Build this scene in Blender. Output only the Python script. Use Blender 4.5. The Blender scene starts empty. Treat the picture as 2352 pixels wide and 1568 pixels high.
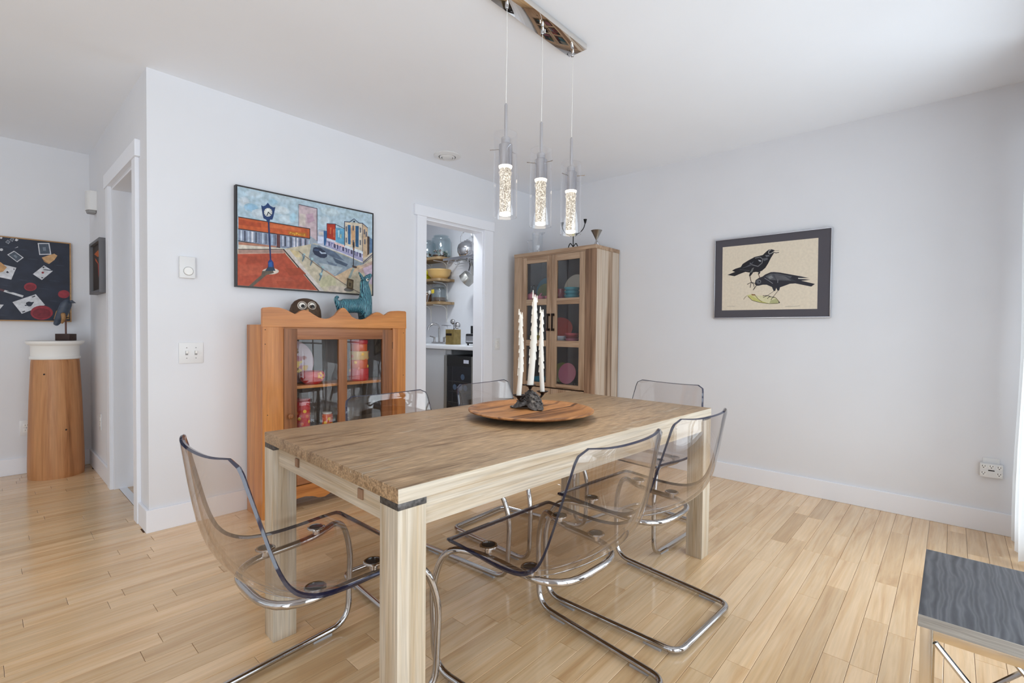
import bpy, bmesh, math, random
from mathutils import Vector, Matrix, noise
random.seed(7)
scene = bpy.context.scene
COL = scene.collection
PI = math.pi
# ------------------------------------------------------------------ camera
YAW, PITCH, ROLL = math.radians(42.26015), math.radians(-1.20873), math.radians(0.55886)
F = Vector((math.cos(YAW) * math.cos(PITCH), math.sin(YAW) * math.cos(PITCH), math.sin(PITCH)))
R0 = Vector((math.sin(YAW), -math.cos(YAW), 0)); U0 = R0.cross(F)
RR = math.cos(ROLL) * R0 + math.sin(ROLL) * U0
UU = -math.sin(ROLL) * R0 + math.cos(ROLL) * U0
cam = bpy.data.cameras.new('camera'); cam.sensor_width = 36; cam.lens = 36 * 1114.275 / 2352; cam.clip_start = .02
co = bpy.data.objects.new('camera', cam); COL.objects.link(co)
M = Matrix((RR, UU, -F)).transposed().to_4x4(); M.translation = (0, 0, 1.13)
co.matrix_world = M; scene.camera = co
# ------------------------------------------------------------------ light
scene.view_settings.view_transform = 'Standard'; scene.view_settings.look = 'None'
scene.view_settings.gamma = 1; scene.view_settings.use_curve_mapping = False
scene.view_settings.exposure = -0.76
scene.cycles.max_bounces = 14; scene.cycles.diffuse_bounces = 7; scene.cycles.glossy_bounces = 5
scene.cycles.transparent_max_bounces = 40; scene.cycles.transmission_bounces = 8
scene.cycles.caustics_reflective = False; scene.cycles.caustics_refractive = False
scene.cycles.sample_clamp_indirect = 6
world = bpy.data.worlds.new('world'); scene.world = world; world.use_nodes = True
bg = world.node_tree.nodes['Background']; bg.inputs[0].default_value = (.86, .93, 1, 1); bg.inputs[1].default_value = 1.2

def area(name, loc, rot, sx, sy, power, color=(1, 1, 1)):
    l = bpy.data.lights.new(name, 'AREA'); l.shape = 'RECTANGLE'; l.size = sx; l.size_y = sy; l.energy = power; l.color = color
    o = bpy.data.objects.new(name, l); COL.objects.link(o); o.location = loc; o.rotation_euler = rot
    return o
XB, YA, HC, XC, YE, YC = 3.9077, 3.2623, 2.5406, 0.6247, 5.2748, -0.40
WINDOWS = [(-2.7, -1.2), (0.15, 1.75), (1.95, 3.70)]        # openings in the window wall (x range)
WZ0, WZ1 = 0.05, 2.28
for i, (a, b) in enumerate(WINDOWS):                         # daylight at each window, just outside the panes, shining into the room
    area('window_daylight', ((a + b) / 2, YC - .33, (WZ0 + WZ1) / 2 - .03), (PI / 2 + math.radians(4), 0, 0), b - a + .1, WZ1 - WZ0, (185, 78, 84)[i], (.83, .92, 1))
area('hall_fill_light', (-3.15, 2.6, 1.45), (PI / 2, 0, -PI / 2), 3.0, 1.7, 16, (.86, .935, 1))  # weak fill from the left, added at an unseen window
area('pantry_ceiling_light', (3.0, 3.75, HC - .03), (0, 0, 0), .25, .25, 30, (.9, .96, 1))
# ------------------------------------------------------------------ materials
def lin(c):
    return tuple(((v / 255) / 12.92 if v / 255 <= .04045 else ((v / 255 + .055) / 1.055) ** 2.4) for v in c[:3]) + (1,)
MATS = {}
def newmat(name):
    m = bpy.data.materials.new(name); m.use_nodes = True; nt = m.node_tree
    for n in list(nt.nodes): nt.nodes.remove(n)
    out = nt.nodes.new('ShaderNodeOutputMaterial'); MATS[name] = m
    return m, nt, out
def N(nt, kind, **kw):
    n = nt.nodes.new('ShaderNode' + kind)
    for k, v in kw.items():
        if k in n.inputs: n.inputs[k].default_value = v
        else: setattr(n, k, v)
    return n
def pbr(name, col, rough=.5, metal=0, spec=.5, coat=0, emis=None, es=0, trans=0, speckle=0, sscale=40, sss=0):
    m, nt, out = newmat(name)
    b = N(nt, 'BsdfPrincipled'); b.inputs['Base Color'].default_value = lin(col); b.inputs['Roughness'].default_value = rough
    b.inputs['Metallic'].default_value = metal; b.inputs['Specular IOR Level'].default_value = spec; b.inputs['Coat Weight'].default_value = coat
    b.inputs['Transmission Weight'].default_value = trans
    if sss: b.inputs['Subsurface Weight'].default_value = sss; b.inputs['Subsurface Radius'].default_value = (.01, .008, .006)
    if emis: b.inputs['Emission Color'].default_value = lin(emis); b.inputs['Emission Strength'].default_value = es
    if speckle:
        tc = N(nt, 'TexCoord'); no = N(nt, 'TexNoise'); no.inputs['Scale'].default_value = sscale; no.inputs['Detail'].default_value = 4
        nt.links.new(tc.outputs['Object'], no.inputs['Vector'])
        r = N(nt, 'ValToRGB'); c = lin(col)
        r.color_ramp.elements[0].position = .3; r.color_ramp.elements[1].position = .7
        r.color_ramp.elements[0].color = tuple(v * (1 - speckle) for v in c[:3]) + (1,); r.color_ramp.elements[1].color = tuple(min(1, v * (1 + speckle)) for v in c[:3]) + (1,)
        nt.links.new(no.outputs['Fac'], r.inputs['Fac']); nt.links.new(r.outputs['Color'], b.inputs['Base Color'])
    nt.links.new(b.outputs[0], out.inputs[0])
    return m
def wood(name, ramp, axis='X', across=22, along=1.3, rough=.5, fine=.35, bump=.15, coord='Object', coat=0, stave=None, distort=.8, tone=False, rings=False, spec=.4):
    m, nt, out = newmat(name); L = nt.links.new
    if coord == 'Object':
        src = N(nt, 'TexCoord').outputs['Object']
    else:
        src = N(nt, 'NewGeometry').outputs['Position']
    oi = N(nt, 'ObjectInfo'); add = N(nt, 'VectorMath', operation='MULTIPLY_ADD'); add.inputs[1].default_value = (1, 1, 1)
    L(src, add.inputs[0])
    if tone:
        at = N(nt, 'Attribute', attribute_name='tone'); mu = N(nt, 'Math', operation='MULTIPLY'); mu.inputs[1].default_value = 37.0; L(at.outputs['Fac'], mu.inputs[0]); L(mu.outputs[0], add.inputs[2])
    else:
        mu = N(nt, 'Math', operation='MULTIPLY'); mu.inputs[1].default_value = 13.0; L(oi.outputs['Random'], mu.inputs[0]); L(mu.outputs[0], add.inputs[2])
    def mapped(ac, al):
        mp = N(nt, 'Mapping'); s = [ac, ac, ac]; s['XYZ'.index(axis)] = al; mp.inputs['Scale'].default_value = s; L(add.outputs[0], mp.inputs['Vector']); return mp.outputs[0]
    n1 = N(nt, 'TexNoise'); n1.inputs['Scale'].default_value = 1; n1.inputs['Detail'].default_value = 5; n1.inputs['Roughness'].default_value = .6; n1.inputs['Distortion'].default_value = distort
    L(mapped(across, along), n1.inputs['Vector'])
    fac = n1.outputs['Fac']
    if rings:
        w = N(nt, 'TexWave', wave_type='BANDS', bands_direction='Y' if axis == 'X' else 'X'); w.inputs['Scale'].default_value = 2.4; w.inputs['Distortion'].default_value = 11; w.inputs['Detail'].default_value = 3; w.inputs['Detail Scale'].default_value = .7
        L(mapped(across * .55, along * 1.3), w.inputs['Vector']); mx = N(nt, 'Math', operation='MULTIPLY_ADD'); L(w.outputs['Fac'], mx.inputs[0]); mx.inputs[1].default_value = .3
        h = N(nt, 'Math', operation='MULTIPLY'); h.inputs[1].default_value = .7; L(fac, h.inputs[0]); L(h.outputs[0], mx.inputs[2]); fac = mx.outputs[0]
    r = N(nt, 'ValToRGB'); el = r.color_ramp.elements
    while len(el) < len(ramp): el.new(.5)
    for e, (p, c) in zip(el, ramp): e.position = p; e.color = lin(c)
    L(fac, r.inputs['Fac'])
    n2 = N(nt, 'TexNoise'); n2.inputs['Scale'].default_value = 1; n2.inputs['Detail'].default_value = 3
    L(mapped(across * 7, along * 4), n2.inputs['Vector'])
    mr = N(nt, 'MapRange'); mr.inputs['From Min'].default_value = .3; mr.inputs['From Max'].default_value = .7; mr.inputs['To Min'].default_value = 1 - fine; mr.inputs['To Max'].default_value = 1 + fine * .35
    L(n2.outputs['Fac'], mr.inputs['Value'])
    mix = N(nt, 'MixRGB', blend_type='MULTIPLY'); mix.inputs[0].default_value = 1; L(r.outputs['Color'], mix.inputs[1]); L(mr.outputs[0], mix.inputs[2])
    colr = mix.outputs[0]
    if stave:
        br = N(nt, 'TexBrick'); br.offset = .5; br.inputs['Scale'].default_value = 1; br.inputs['Mortar Size'].default_value = .0004
        br.inputs['Brick Width'].default_value = stave[0]; br.inputs['Row Height'].default_value = stave[1]
        br.inputs['Color1'].default_value = (stave[2],) * 3 + (1,); br.inputs['Color2'].default_value = (stave[3],) * 3 + (1,); br.inputs['Mortar'].default_value = (stave[2] * .8,) * 3 + (1,)
        L(src, br.inputs['Vector']); m2 = N(nt, 'MixRGB', blend_type='MULTIPLY'); m2.inputs[0].default_value = 1; L(colr, m2.inputs[1]); L(br.outputs['Color'], m2.inputs[2]); colr = m2.outputs[0]
    if tone:
        tr = N(nt, 'ValToRGB'); te = tr.color_ramp.elements; te[0].color = (.80, .78, .74, 1); te[1].color = (1.06, 1.06, 1.07, 1); te.new(.15).color = (.92, .91, .89, 1)
        L(at.outputs['Fac'], tr.inputs['Fac']); m3 = N(nt, 'MixRGB', blend_type='MULTIPLY'); m3.inputs[0].default_value = 1; L(colr, m3.inputs[1]); L(tr.outputs['Color'], m3.inputs[2]); colr = m3.outputs[0]
    b = N(nt, 'BsdfPrincipled'); b.inputs['Roughness'].default_value = rough; b.inputs['Coat Weight'].default_value = coat; b.inputs['Coat Roughness'].default_value = .12; b.inputs['Specular IOR Level'].default_value = spec
    L(colr, b.inputs['Base Color'])
    if bump:
        bp = N(nt, 'Bump'); bp.inputs['Strength'].default_value = bump; bp.inputs['Distance'].default_value = .002; L(n2.outputs['Fac'], bp.inputs['Height']); L(bp.outputs[0], b.inputs['Normal'])
    L(b.outputs[0], out.inputs[0])
    return m
def thin(name, tint, f0=.04, rough=.015, body=None, bodyfac=0, gloss=(1, 1, 1, 1)):
    """clear sheet: straight-through tint plus an angle-dependent reflection"""
    m, nt, out = newmat(name); L = nt.links.new
    g = N(nt, 'NewGeometry'); d = N(nt, 'VectorMath', operation='DOT_PRODUCT'); L(g.outputs['Normal'], d.inputs[0]); L(g.outputs['Incoming'], d.inputs[1])
    a = N(nt, 'Math', operation='ABSOLUTE'); L(d.outputs['Value'], a.inputs[0]); s = N(nt, 'Math', operation='SUBTRACT'); s.inputs[0].default_value = 1; L(a.outputs[0], s.inputs[1])
    p = N(nt, 'Math', operation='POWER'); p.inputs[1].default_value = 5; L(s.outputs[0], p.inputs[0]); q = N(nt, 'Math', operation='MULTIPLY_ADD'); L(p.outputs[0], q.inputs[0]); q.inputs[1].default_value = 1 - f0; q.inputs[2].default_value = f0
    t = N(nt, 'BsdfTransparent'); t.inputs[0].default_value = tint + (1,); gl = N(nt, 'BsdfGlossy'); gl.inputs['Roughness'].default_value = rough; gl.inputs['Color'].default_value = gloss
    base = t.outputs[0]
    if body:
        df = N(nt, 'BsdfDiffuse'); df.inputs[0].default_value = lin(body); mb = N(nt, 'MixShader'); mb.inputs[0].default_value = bodyfac; L(t.outputs[0], mb.inputs[1]); L(df.outputs[0], mb.inputs[2]); base = mb.outputs[0]
    mx = N(nt, 'MixShader'); L(q.outputs[0], mx.inputs[0]); L(base, mx.inputs[1]); L(gl.outputs[0], mx.inputs[2]); L(mx.outputs[0], out.inputs[0])
    return m
def picmat(name, rough=.6, spec=.3, var=.12, vs=60):
    m, nt, out = newmat(name); L = nt.links.new
    at = N(nt, 'Attribute', attribute_name='col'); tc = N(nt, 'TexCoord'); no = N(nt, 'TexNoise'); no.inputs['Scale'].default_value = vs; no.inputs['Detail'].default_value = 5; L(tc.outputs['Object'], no.inputs['Vector'])
    mr = N(nt, 'MapRange'); mr.inputs['From Min'].default_value = .3; mr.inputs['From Max'].default_value = .7; mr.inputs['To Min'].default_value = 1 - var; mr.inputs['To Max'].default_value = 1 + var; L(no.outputs['Fac'], mr.inputs['Value'])
    mx = N(nt, 'MixRGB', blend_type='MULTIPLY'); mx.inputs[0].default_value = 1; L(at.outputs['Color'], mx.inputs[1]); L(mr.outputs[0], mx.inputs[2])
    b = N(nt, 'BsdfPrincipled'); b.inputs['Roughness'].default_value = rough; b.inputs['Specular IOR Level'].default_value = spec; L(mx.outputs[0], b.inputs['Base Color']); L(b.outputs[0], out.inputs[0])
    return m
WALLC = (224, 225, 229)
pbr('wall_paint', WALLC, .75, spec=.25, speckle=.012, sscale=3)
pbr('ceiling_paint', (240, 244, 250), .85, spec=.2, speckle=.01, sscale=2)
pbr('trim_paint', (236, 238, 244), .4, spec=.4)
pbr('white_plastic', (224, 224, 224), .35)
pbr('white_satin', (236, 235, 232), .45)
pbr('grey_plastic', (150, 150, 150), .5)
pbr('black_plastic', (22, 22, 24), .35)
pbr('slot_dark', (30, 28, 26), .7)
pbr('chrome', (188, 186, 186), .07, metal=1)
pbr('chrome_soft', (200, 200, 204), .22, metal=1)
pbr('mirror_chrome', (235, 232, 228), .02, metal=1)
pbr('steel_brushed', (170, 168, 162), .3, metal=1)
pbr('nickel', (214, 204, 186), .16, metal=1)
pbr('iron_black', (26, 24, 24), .55, metal=.5)
pbr('iron_cast', (86, 82, 80), .45, metal=.5, speckle=.6, sscale=90)
pbr('bronze_dark', (48, 38, 34), .4, metal=.8)
pbr('brass_box', (150, 128, 78), .38, metal=.75, speckle=.2, sscale=20)
pbr('old_brass', (120, 106, 84), .4, metal=.8)
MAPLE = [(.25, (202, 160, 114)), (.45, (224, 188, 144)), (.6, (232, 200, 160)), (.8, (217, 180, 136))]
wood('maple_floor', MAPLE, 'X', across=14, along=1.0, rough=.17, fine=.10, bump=.02, coord='World', coat=.4, tone=True, distort=1.2)
pbr('joint_dark', (96, 66, 42), .8)
TAB = [(.24, (112, 84, 58)), (.38, (154, 124, 92)), (.48, (182, 152, 118)), (.6, (168, 138, 104)), (.74, (202, 186, 164))]
wood('table_top', TAB, 'X', across=30, along=3.4, rough=.42, fine=.5, bump=.25, stave=(.55, .075, .88, 1.06), distort=.5)
for ax in 'XYZ':
    wood('table_wood_' + ax, [(.22, (148, 122, 92)), (.40, (188, 168, 140)), (.58, (206, 194, 176)), (.78, (194, 178, 154))], ax, across=26, along=1.2, rough=.5, fine=.22, bump=.12)
    wood('pine_' + ax, [(.22, (138, 80, 36)), (.42, (184, 116, 58)), (.6, (204, 136, 72)), (.8, (188, 120, 60))], ax, across=14, along=1.0, rough=.38, fine=.16, bump=.08, coat=.15)
    wood('barn_' + ax, [(.25, (104, 78, 58)), (.42, (158, 128, 102)), (.56, (184, 156, 130)), (.75, (160, 132, 106))], ax, across=15, along=.9, rough=.55, fine=.2, bump=.08)
wood('pine_dark', [(.25, (104, 64, 38)), (.5, (146, 94, 58)), (.75, (158, 106, 68))], 'Z', across=16, along=1.0, rough=.4, fine=.16, bump=.08)
wood('pine_rail', [(.25, (120, 72, 44)), (.5, (160, 106, 70)), (.75, (172, 118, 80))], 'X', across=16, along=1.0, rough=.4, fine=.16, bump=.08)
wood('barn_side', [(.32, (104, 78, 58)), (.43, (170, 144, 120)), (.54, (204, 188, 170)), (.68, (176, 148, 122))], 'Z', across=11, along=.35, rough=.55, fine=.16, bump=.06, distort=.5)
wood('barn_dark', [(.3, (88, 64, 48)), (.45, (140, 108, 84)), (.65, (168, 136, 110))], 'Z', across=14, along=.7, rough=.55, fine=.16, bump=.06)
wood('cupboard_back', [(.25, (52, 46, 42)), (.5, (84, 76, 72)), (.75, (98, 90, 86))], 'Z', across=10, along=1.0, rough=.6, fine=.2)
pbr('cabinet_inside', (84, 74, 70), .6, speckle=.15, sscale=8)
wood('platter_wood', [(.30, (66, 42, 26)), (.40, (128, 84, 50)), (.52, (182, 128, 80)), (.68, (154, 102, 60))], 'X', across=12, along=2.0, rough=.42, fine=.16, bump=.06)
pbr('platter_dark', (50, 34, 26), .5)
wood('column_wood', [(.27, (128, 80, 46)), (.42, (176, 120, 76)), (.58, (196, 142, 96)), (.78, (176, 120, 78))], 'Z', across=14, along=.7, rough=.45, fine=.14, bump=.06)
wood('shelf_wood', [(.25, (110, 86, 58)), (.5, (156, 128, 92)), (.75, (172, 146, 108))], 'Y', across=16, along=1.0, rough=.5, fine=.2)
wood('grey_oak', [(.2, (58, 59, 63)), (.45, (88, 89, 94)), (.6, (104, 105, 109)), (.8, (76, 77, 81))], 'X', across=13, along=1.6, rough=.55, fine=.25, bump=.05, rings=True)
wood('grey_oak_edge', [(.25, (110, 104, 98)), (.5, (158, 152, 144)), (.75, (172, 168, 160))], 'Y', across=60, along=2.0, rough=.6, fine=.25)
wood('dark_block', [(.25, (44, 28, 24)), (.5, (64, 44, 38)), (.75, (72, 50, 42))], 'X', across=20, along=1.5, rough=.5)
thin('chair_clear', (.905, .885, .875), .045, .012)
thin('chair_edge', (.30, .32, .42), .06, .05, body=(28, 32, 58), bodyfac=.75)
thin('shade_glass', (.965, .965, .97), .06, .01)
thin('pane_glass', (.97, .975, .975), .04, .006)
thin('cabinet_pane', (.95, .95, .95), .03, .01)
thin('jar_glass', (.90, .935, .945), .06, .01)
thin('pitcher_glass', (.93, .94, .95), .08, .02, body=(226, 230, 236), bodyfac=.10)
thin('glide_clear', (.8, .8, .8), .05, .1, body=(220, 220, 224), bodyfac=.5)
pbr('cord_clear', (226, 224, 220), .3)
pbr('bulb_collar', (255, 246, 232), .4, emis=(255, 240, 214), es=5.5)
def crystal():
    m, nt, out = newmat('bubble_crystal'); L = nt.links.new
    tc = N(nt, 'TexCoord'); v = N(nt, 'TexVoronoi'); v.inputs['Scale'].default_value = 210; L(tc.outputs['Object'], v.inputs['Vector'])
    n = N(nt, 'TexNoise'); n.inputs['Scale'].default_value = 120; n.inputs['Detail'].default_value = 3; L(tc.outputs['Object'], n.inputs['Vector'])
    mu = N(nt, 'Math', operation='MULTIPLY'); L(v.outputs['Distance'], mu.inputs[0]); L(n.outputs['Fac'], mu.inputs[1])
    r = N(nt, 'ValToRGB'); r.color_ramp.elements[0].position = .14; r.color_ramp.elements[0].color = lin((158, 146, 130)); r.color_ramp.elements[1].position = .42; r.color_ramp.elements[1].color = (1.6, 1.45, 1.2, 1); L(mu.outputs[0], r.inputs['Fac'])
    e = N(nt, 'Emission'); e.inputs[1].default_value = 1.7; L(r.outputs['Color'], e.inputs[0])
    g = N(nt, 'BsdfGlossy'); g.inputs['Roughness'].default_value = .1; mx = N(nt, 'MixShader'); mx.inputs[0].default_value = .08; L(e.outputs[0], mx.inputs[1]); L(g.outputs[0], mx.inputs[2]); L(mx.outputs[0], out.inputs[0])
crystal()
pbr('wax', (218, 213, 204), .45, sss=.15)
pbr('wick', (60, 52, 44), .8)
picmat('painted', .5, .4, .22, 38); picmat('printed', .5, .3, .05, 60)
pbr('frame_black', (30, 28, 30), .4); pbr('frame_silver', (200, 202, 208), .25, metal=.9); pbr('mat_board', (80, 77, 84), .8, speckle=.06, sscale=300)
wood('frame_oak', [(.3, (170, 128, 82)), (.7, (196, 154, 106))], 'X', across=30, along=2, rough=.5)
pbr('canvas_navy', (38, 44, 60), .6, speckle=.25, sscale=14); pbr('canvas_brown', (52, 42, 36), .6, speckle=.25, sscale=14); pbr('frame_grey', (104, 104, 108), .5); pbr('frame_grey_in', (60, 58, 58), .5)
pbr('paper_cream', (206, 194, 176), .7, speckle=.02, sscale=10)
def fabric():
    m, nt, out = newmat('curtain_white'); d = N(nt, 'BsdfDiffuse'); d.inputs[0].default_value = lin((238, 238, 238)); tr = N(nt, 'BsdfTranslucent'); tr.inputs[0].default_value = lin((240, 240, 240))
    mx = N(nt, 'MixShader'); mx.inputs[0].default_value = .5; nt.links.new(d.outputs[0], mx.inputs[1]); nt.links.new(tr.outputs[0], mx.inputs[2]); nt.links.new(mx.outputs[0], out.inputs[0])
fabric()
for nm, c in dict(ceramic_blue=(40, 128, 158), ceramic_turq=(76, 160, 176), ceramic_green=(112, 128, 44), ceramic_olive=(124, 130, 50), ceramic_cream=(206, 196, 172), plate_mauve=(186, 160, 168), ceramic_red=(140, 26, 34), ceramic_orange=(190, 70, 52), ceramic_pink=(206, 112, 130), ceramic_rose=(196, 118, 140), ceramic_coral=(214, 96, 104), ceramic_white=(206, 210, 218), ceramic_yellow=(196, 178, 52), enamel_red=(186, 18, 26), enamel_orange=(206, 84, 30), enamel_yellow=(232, 178, 46), yellow_bright=(214, 206, 30), bowl_tan=(204, 166, 104), label_yellow=(226, 200, 60), jar_brown=(96, 66, 44), cap_brown=(120, 84, 70), cap_white=(214, 212, 206), cap_green=(96, 122, 104)).items():
    pbr(nm, c, .22, spec=.5)
pbr('owl_brown', (74, 56, 40), .7, speckle=.35, sscale=60); pbr('eye_white', (226, 220, 210), .4); pbr('eye_black', (18, 16, 16), .2)
pbr('beak_tan', (170, 130, 90), .5)
def glaze():
    m, nt, out = newmat('blue_glaze'); L = nt.links.new
    tc = N(nt, 'TexCoord'); w = N(nt, 'TexWave', wave_type='BANDS', bands_direction='X'); w.inputs['Scale'].default_value = 22; w.inputs['Distortion'].default_value = 5; w.inputs['Detail'].default_value = 2; w.inputs['Detail Scale'].default_value = 2
    mp = N(nt, 'Mapping'); mp.inputs['Scale'].default_value = (1.6, 1.6, .6); L(tc.outputs['Object'], mp.inputs['Vector']); L(mp.outputs[0], w.inputs['Vector'])
    r = N(nt, 'ValToRGB'); e = r.color_ramp.elements; e[0].position = .15; e[0].color = lin((26, 66, 84)); e[1].position = .9; e[1].color = lin((92, 162, 178)); e.new(.55).color = lin((44, 112, 138)); e.new(.75).color = lin((104, 110, 84)); L(w.outputs['Fac'], r.inputs['Fac'])
    b = N(nt, 'BsdfPrincipled'); b.inputs['Roughness'].default_value = .3; L(r.outputs['Color'], b.inputs['Base Color'])
    bp = N(nt, 'Bump'); bp.inputs['Strength'].default_value = .5; bp.inputs['Distance'].default_value = .003; L(w.outputs['Fac'], bp.inputs['Height']); L(bp.outputs[0], b.inputs['Normal']); L(b.outputs[0], out.inputs[0])
glaze()
pbr('bird_slate', (66, 76, 92), .45, speckle=.25, sscale=30); pbr('bird_belly', (150, 112, 70), .5, speckle=.3, sscale=40); pbr('rod_rust', (96, 60, 48), .5)
pbr('counter_white', (226, 228, 232), .25, speckle=.04, sscale=6); pbr('cooler_glass', (14, 16, 24), .06, spec=.6); pbr('panel_shade_grey', (186, 188, 192), .5)
pbr('display_grey', (170, 176, 190), .3, emis=(190, 196, 214), es=.35); pbr('bottle_end', (70, 86, 110), .2)
# ------------------------------------------------------------------ mesh helpers
def box(bm, lo, hi, bev=0):
    r = bmesh.ops.create_cube(bm, size=1, matrix=Matrix.Translation([(a + b) / 2 for a, b in zip(lo, hi)]) @ Matrix.Diagonal([abs(b - a) for a, b in zip(lo, hi)] + [1]))
    if bev:
        es = list({e for v in r['verts'] for e in v.link_edges}); bmesh.ops.bevel(bm, geom=es, offset=bev, segments=2, profile=.6, affect='EDGES')
def B(lo, hi, bev=0):
    bm = bmesh.new(); box(bm, lo, hi, bev); return bm
def lathe(bm, prof, seg=28, c=(0, 0, 0), ax=None, cap=True):
    """prof: (r, z) list; ax: axis vector (default +Z)"""
    q = Vector((0, 0, 1)).rotation_difference(Vector(ax)) if ax else None
    rings = []
    for r, z in prof:
        ring = []
        for i in range(seg):
            a = 2 * PI * i / seg; v = Vector((r * math.cos(a), r * math.sin(a), z))
            if q: v = q @ v
            ring.append(bm.verts.new(v + Vector(c)))
        rings.append(ring)
    for a, b in zip(rings, rings[1:]):
        for i in range(seg): bm.faces.new((a[i], a[(i + 1) % seg], b[(i + 1) % seg], b[i]))
    if cap:
        if prof[0][0] > 1e-5: bm.faces.new(rings[0][::-1])
        if prof[-1][0] > 1e-5: bm.faces.new(rings[-1])
    return bm
def L_(prof, seg=28, c=(0, 0, 0), ax=None, cap=True):
    bm = bmesh.new(); lathe(bm, prof, seg, c, ax, cap); bmesh.ops.remove_doubles(bm, verts=bm.verts, dist=1e-6); return bm
def fillet(pts, rad, n=6, closed=False):
    pts = [Vector(p) for p in pts]; out = []; m = len(pts)
    for i, p in enumerate(pts):
        if not closed and i in (0, m - 1): out.append(p); continue
        a, b = pts[i - 1], pts[(i + 1) % m]; r = rad[i] if isinstance(rad, (list, tuple)) else rad
        u = (a - p); v = (b - p); d = min(r, u.length * .48, v.length * .48); u.normalize(); v.normalize()
        p0, p1 = p + u * d, p + v * d
        for k in range(n + 1):
            t = k / n; out.append(p0.lerp(p, t).lerp(p.lerp(p1, t), t))
    return out
def tube(bm, pts, r, seg=10, closed=False, caps=True):
    pts = [Vector(p) for p in pts]; m = len(pts); rr = r if isinstance(r, (list, tuple)) else [r] * m
    tang = []
    for i in range(m):
        a = pts[i - 1] if (i or closed) else pts[i]; b = pts[(i + 1) % m] if (i < m - 1 or closed) else pts[i]
        tang.append((b - a).normalized())
    up = Vector((0, 0, 1)) if abs(tang[0].z) < .9 else Vector((1, 0, 0)); n = tang[0].cross(up).normalized(); rings = []
    for i in range(m):
        n = (n - tang[i] * n.dot(tang[i])).normalized(); b = tang[i].cross(n)
        rings.append([bm.verts.new(pts[i] + (n * math.cos(2 * PI * k / seg) + b * math.sin(2 * PI * k / seg)) * rr[i]) for k in range(seg)])
    last = m if closed else m - 1
    for i in range(last):
        A, Bq = rings[i], rings[(i + 1) % m]; off = 0
        if closed and i == m - 1: off = min(range(seg), key=lambda o: (A[0].co - Bq[o].co).length)
        for k in range(seg): bm.faces.new((A[k], A[(k + 1) % seg], Bq[(k + 1 + off) % seg], Bq[(k + off) % seg]))
    if not closed and caps: bm.faces.new(rings[0][::-1]); bm.faces.new(rings[-1])
    return bm
def T_(pts, r, seg=10, closed=False):
    bm = bmesh.new(); tube(bm, pts, r, seg, closed); return bm
def prism(bm, pts, ax, a0, a1):
    """2-D outline extruded along axis ax; pts are the two other coordinates in xyz order"""
    def mk(p, t):
        v = list(p); v.insert('XYZ'.index(ax), t); return v
    A = [bm.verts.new(mk(p, a0)) for p in pts]; Bv = [bm.verts.new(mk(p, a1)) for p in pts]; n = len(pts)
    bm.faces.new(A); bm.faces.new(Bv[::-1])
    for i in range(n): bm.faces.new((A[i], Bv[i], Bv[(i + 1) % n], A[(i + 1) % n]))
    bmesh.ops.recalc_face_normals(bm, faces=bm.faces); return bm
def P_(pts, ax, a0, a1):
    bm = bmesh.new(); return prism(bm, pts, ax, a0, a1)
def ball(bm, c, r, sub=2, scl=(1, 1, 1)):
    bmesh.ops.create_icosphere(bm, subdivisions=sub, radius=r, matrix=Matrix.Translation(c) @ Matrix.Diagonal(list(scl) + [1]))
def obj(name, bm, mat, parent=None, smooth=True, loc=None, rot=None):
    me = bpy.data.meshes.new(name); bmesh.ops.recalc_face_normals(bm, faces=bm.faces); bm.to_mesh(me); bm.free()
    for m in (mat if isinstance(mat, (list, tuple)) else [mat]): me.materials.append(MATS[m])
    if smooth:
        me.polygons.foreach_set('use_smooth', [True] * len(me.polygons))
        try: me.set_sharp_from_angle(angle=math.radians(38))
        except Exception: pass
    o = bpy.data.objects.new(name, me); COL.objects.link(o)
    if parent: o.parent = parent
    if loc: o.location = loc
    if rot: o.rotation_euler = rot
    return o
def tag(o, label, cat, group=None):
    o['label'] = label; o['category'] = cat
    if group: o['group'] = group
    return o
def thing(name, label, cat, loc=(0, 0, 0), rz=0, group=None):
    o = bpy.data.objects.new(name, None); COL.objects.link(o); o.location = loc; o.rotation_euler = (0, 0, rz); o.empty_display_size = .05
    return tag(o, label, cat, group)
def struct(name, bm, mat, parent=None, smooth=False):
    o = obj(name, bm, mat, parent, smooth)
    if not parent: o['kind'] = 'structure'
    return o
def copy_tree(o, parent=None):
    c = o.copy(); COL.objects.link(c); c.parent = parent
    for ch in list(o.children): copy_tree(ch, c)
    return c
# ================================================================== the setting
T = .12
def boxes(lst, bev=0):
    bm = bmesh.new()
    for lo, hi in lst: box(bm, lo, hi, bev)
    return bm
DX0, DX1, DZ = 2.505, 3.18, 2.058           # pantry doorway
HY0, HY1, HZ = 3.54, 4.31, 2.088            # hall doorway
floor = struct('floor', B((-3.12, YC - .12, -.06), (XB + .12, YE + .15, -.004)), 'joint_dark')
struct('floor_pantry', B((2.36, YA + .06, -.003), (XB, 6.0, 0)), 'maple_floor')
struct('floor_side_room', B((XC + .075, YA + T, -.003), (2.26, YE, .0015)), 'maple_floor')
struct('ceiling', B((-3.12, YC - .12, HC), (XB + .12, 6.12, HC + .1)), 'ceiling_paint')
struct('wall_back', boxes([((XC, YA, 0), (DX0, YA + T, HC)), ((DX1, YA, 0), (XB, YA + T, HC)), ((DX0, YA, DZ), (DX1, YA + T, HC))]), 'wall_paint')
struct('wall_hall_side', boxes([((XC, YA + T, 0), (XC + T, HY0, HC)), ((XC, HY1, 0), (XC + T, YE, HC)), ((XC, HY0, HZ), (XC + T, HY1, HC))]), 'wall_paint')
struct('wall_hall_far', B((-3.12, YE, 0), (2.38, YE + T, HC)), 'wall_paint')
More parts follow.
